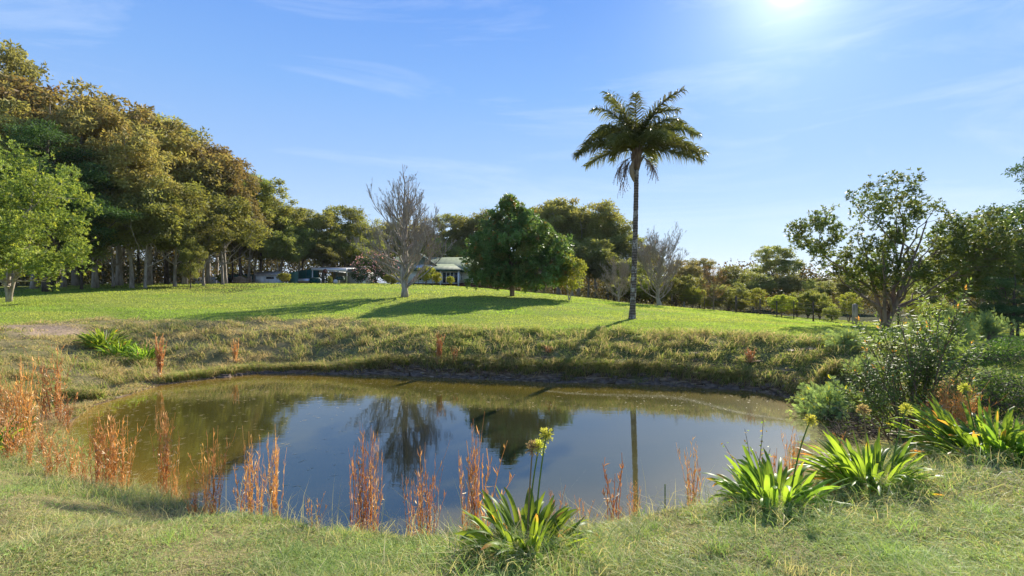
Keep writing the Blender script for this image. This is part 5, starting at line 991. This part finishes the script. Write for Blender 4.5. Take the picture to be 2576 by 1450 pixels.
place_shrub(stem_shrub(101, st, .095, .033, 'shrub_leaf', 'bark_brown', 'shrub', .014, 38, 4.6, start=.38), 'leafy_shrub', 'tall foreground shrub with glossy leaves and orange tips on the right', 'shrub', 2290, Yb)
place_shrub(stem_shrub(102, [((0, 0, 0), (-.25, 0, .35)), ((0, 0, 0), (.1, .1, .42)), ((0, 0, 0), (.28, -.1, .3)), ((0, 0, 0), (-.1, -.1, .2)), ((0, 0, 0), (.2, 0, .2))], .075, .022, 'shrub_leaf', 'bark_brown', 'shrub', .008, 50, 3, False), 'leafy_shrub', 'little glossy-leaved sapling at the water edge below the brush pile', 'shrub', 2245, 8.7)
# feathery blue-green wattles
def wattle(seed, R, H, n):
    g = rs(seed); T = MB(); G = MB()
    for q_ in range(n):
        a = g.random() * 6.28; e = math.radians(g.uniform(10, 80)); L = (R * math.cos(e) ** 2 + H * math.sin(e) ** 2) * g.uniform(.6, 1.1); d = np.array([math.cos(a) * math.cos(e), math.sin(a) * math.cos(e), math.sin(e)]); c = d * L
        P = curve3(np.zeros(3), c * .5 + [0, 0, .1 * H], c, 8); T.tube(P, np.linspace(.012, .003, 8), 4, cap=False)
        for w_ in range(26):
            k = int(g.integers(3, 8)); s0 = P[k] + g.normal(size=3) * .06; dd = unit(unit(c) + g.normal(size=3) * .8); fl = g.uniform(.09, .16); sd = unit(np.cross(dd, g.normal(size=3))); m_ = 9; f = np.linspace(.1, 1, m_); Pt = s0 + dd * (f * fl)[:, None]
            for sg in (-1, 1): G.leaves(Pt, sd * sg + dd * .4, fl * .34 * np.sin(f * 2.6 + .3), .011, g, side=np.tile(np.cross(dd, sd), (m_, 1)), tone=float(g.random() < .04))
    return T.mesh('wattle_stems', M['bark_brown'], True), G.mesh('wattle_foliage', M['wattle_leaf'])
WT = wattle(111, .85, .8, 46)
for px, Y, sc, lab in ((2085, 11.6, (1.0, 1, 1.05), 'blue-green feathery wattle hanging over the water on the right'), (2125, 14.3, (.9, .8, .75), 'pale wattle at the lawn edge above the row of sedges'), (2190, 12.3, (.7, .7, .9), 'wattle pressed against the back of the orange-tipped shrub'), (2040, 12.4, (.55, .55, .6), 'small wattle shoot left of the overhanging one'),
    (2395, 15.5, (.9, .8, 1.25), 'taller pale wattle right of the orange-tipped shrub'), (2485, 17.5, (.9, .9, 1.2), 'wattle below the grey-green conifer'), (2330, 14, (.8, .8, .9), 'wattle behind the middle of the orange-tipped shrub'), (2490, 10.5, (.7, .7, .7), 'wattle on top of the vine tangle')):
    x, y, z = at(px, Y); t = thing('wattle_bush', lab, 'shrub', (x, y, z), px * .01, 'feathery wattles on the right bank', sc); obj('stems', WT[0], t); obj('foliage', WT[1], t)
# vine tangle and brush pile
def mound(seed, R, H, n, LL, leaf, twig):
    g = rs(seed); G = MB(); T = MB(); a = g.random(n) * 6.28; r = np.sqrt(g.random(n)); hh = H * (1 - r ** 2.2) * g.uniform(.3, 1.05, n)
    if n: G.leaves(np.stack([np.cos(a) * r * R, np.sin(a) * r * R * .7, hh], 1), g.normal(size=(n, 3)) + [0, -.3, .3], LL * g.uniform(.6, 1.2, n), LL * .7, g)
    for q_ in range(twig):
        a = g.random() * 6.28; r = R * math.sqrt(g.random()); p = np.array([math.cos(a) * r, math.sin(a) * r * .7, H * (1 - (r / R) ** 2) * g.random()]); d = g.normal(size=3) * [1, 1, .5]; d = d / np.linalg.norm(d) * g.uniform(.2, .6); T.tube(curve3(p, p + d * .5 + [0, 0, .08], p + d, 5), [.006, .006, .005, .004, .002], 3, cap=False)
    return T.mesh('dead_twigs', M['bark_dark'], True), (G.mesh('vine_leaves', M[leaf]) if n else None)
for px, Y, R, H, n, tw_, lab, nm in ((2510, 9.3, 1.0, .8, 3600, 480, 'dark tangle of vines and dead stems at the right edge', 'vine_tangle'), (2560, 12.5, 1.2, .7, 3600, 260, 'second vine mound behind the dark tangle', 'vine_tangle'), (2205, 9.9, .95, .55, 500, 900, 'dark heap of dead twigs overhanging the water', 'brush_pile'), (2400, 7.2, .8, .35, 1500, 300, 'low weedy mound between the sedges and the agapanthus', 'vine_tangle')):
    ms = mound(int(px), R, H, n, .055, 'vine_leaf', tw_); x, y, z = at(px, Y); t = thing(nm, lab, nm.replace('_', ' '), (x, y, z)); obj('twigs', ms[0], t); obj('vine_leaves', ms[1], t)
x, y, z = at(2352, 6.9); props(part('dark_stick', M['bark_dark'], None, lambda b: b.tube([(0.08, 0, -.05), (.02, 0, .3), (-.08, 0, .55)], [.022, .022, .018], 7)), 'charred dark stick leaning behind the agapanthus', 'stick').location = (x, y, z)
x, y, z = at(1673, 5.0); props(part('garden_cane', M['stalk'], None, lambda b: b.tube([(0, 0, -.05), (.0, 0, .36)], .006, 6)), 'short cut green cane on the near bank right of the palm reflection', 'cane').location = (x, y, z)
# twiggy sapling with round leaves
g = rs(120); T = MB(); G = MB(); Y = 5.6; x, y, z = at(1895, Y)
for ex, ey, n in ((1868, 1075, 26), (1902, 1045, 24), (1838, 1130, 16), (1925, 1120, 5), (1850, 1180, 10)):
    e = np.array([(ex - CX) * Y / FPX - x, g.normal() * .08, (HY - ey) * Y / FPX + CAMZ - z]); P = curve3(np.array([g.normal() * .03, 0, 0]), e * [.2, 1, .55], e, 12); T.tube(P, np.linspace(.007, .0025, 12), 5); k = g.integers(4, 12, n); G.leaves(P[k] + g.normal(size=(n, 3)) * .02, g.normal(size=(n, 3)), .035, .024, g, tone=(g.random(n) < .2) * .5, wide=.5)
t = thing('twiggy_sapling', 'thin sapling with sparse small round leaves over the water, left of the right agapanthus clumps', 'sapling', (x, y, z)); obj('stems', T.mesh('sapling_stems', M['bark_brown'], True), t); obj('foliage', G.mesh('sapling_leaves', M['agapanthus_leaf']), t)
# rank grass and dead litter round the clumps
g = rs(130); mb = MB()
for px, Y, R, n in ((1325, 3.7, .55, 3600), (1945, 4.45, .6, 2400), (2190, 4.85, .6, 2400), (2480, 5.6, .8, 2600), (2330, 6.6, 1.0, 2600), (2420, 7.6, 1.2, 3500), (2150, 7.6, .9, 1500), (150, 8.2, 1.0, 2500), (60, 9.0, 1.2, 3500), (300, 6.7, .8, 1800)):
    x, y, z = at(px, Y); X = x + g.normal(size=n) * R * .6; Yy = y + g.normal(size=n) * R * .45; zz, ss, _, _ = ground(X, Yy); ok = ss > -.25; X, Yy, zz = X[ok], Yy[ok], zz[ok]; m_ = len(X)
    mb.blades(np.stack([X, Yy, np.maximum(zz, -.05)], 1), g.uniform(.06, .26, m_), g.uniform(.003, .008, m_), g.uniform(.3, 2.2, m_), g.random(m_) * 6.28, g, tone=np.where(g.random(m_) < .5, g.uniform(.5, 1, m_), 0))
n = 260; X, Y_ = screen_scatter(900, 4.2, 7.5, 1.1, g); zz, ss, _, _ = ground(X, Y_); ok = (ss > .0) & (ss < 1.0); X, Y_, zz = X[ok], Y_[ok], zz[ok]; m_ = len(X)
mb.blades(np.stack([X, Y_, zz], 1), g.uniform(.3, .62, m_), .0035, g.uniform(.1, .9, m_), g.random(m_) * 6.28, g, tone=g.uniform(.6, 1, m_))
props(obj('rank_grass', mb.mesh('rank_grass', M['grass_near'])), 'longer rank grass and straw around the clumps and along the near lip', 'grass', kind='stuff')

# ------------------------------------------------------------------ the air
hm = bpy.data.materials.new('haze'); hm.use_nodes = True; ht_ = hm.node_tree; ht_.nodes.clear()
pv = ht_.nodes.new('ShaderNodeVolumePrincipled'); pv.inputs['Color'].default_value = (.80, .88, 1, 1); pv.inputs['Density'].default_value = .0001; pv.inputs['Anisotropy'].default_value = .3
oo = ht_.nodes.new('ShaderNodeOutputMaterial'); ht_.links.new(pv.outputs[0], oo.inputs['Volume'])
b = MB(); b.box(-3200, 3700, -200, 5200, -18, 60); props(obj('haze', b.mesh('haze', hm)), 'thin pale blue air over the whole place', 'haze', kind='stuff')
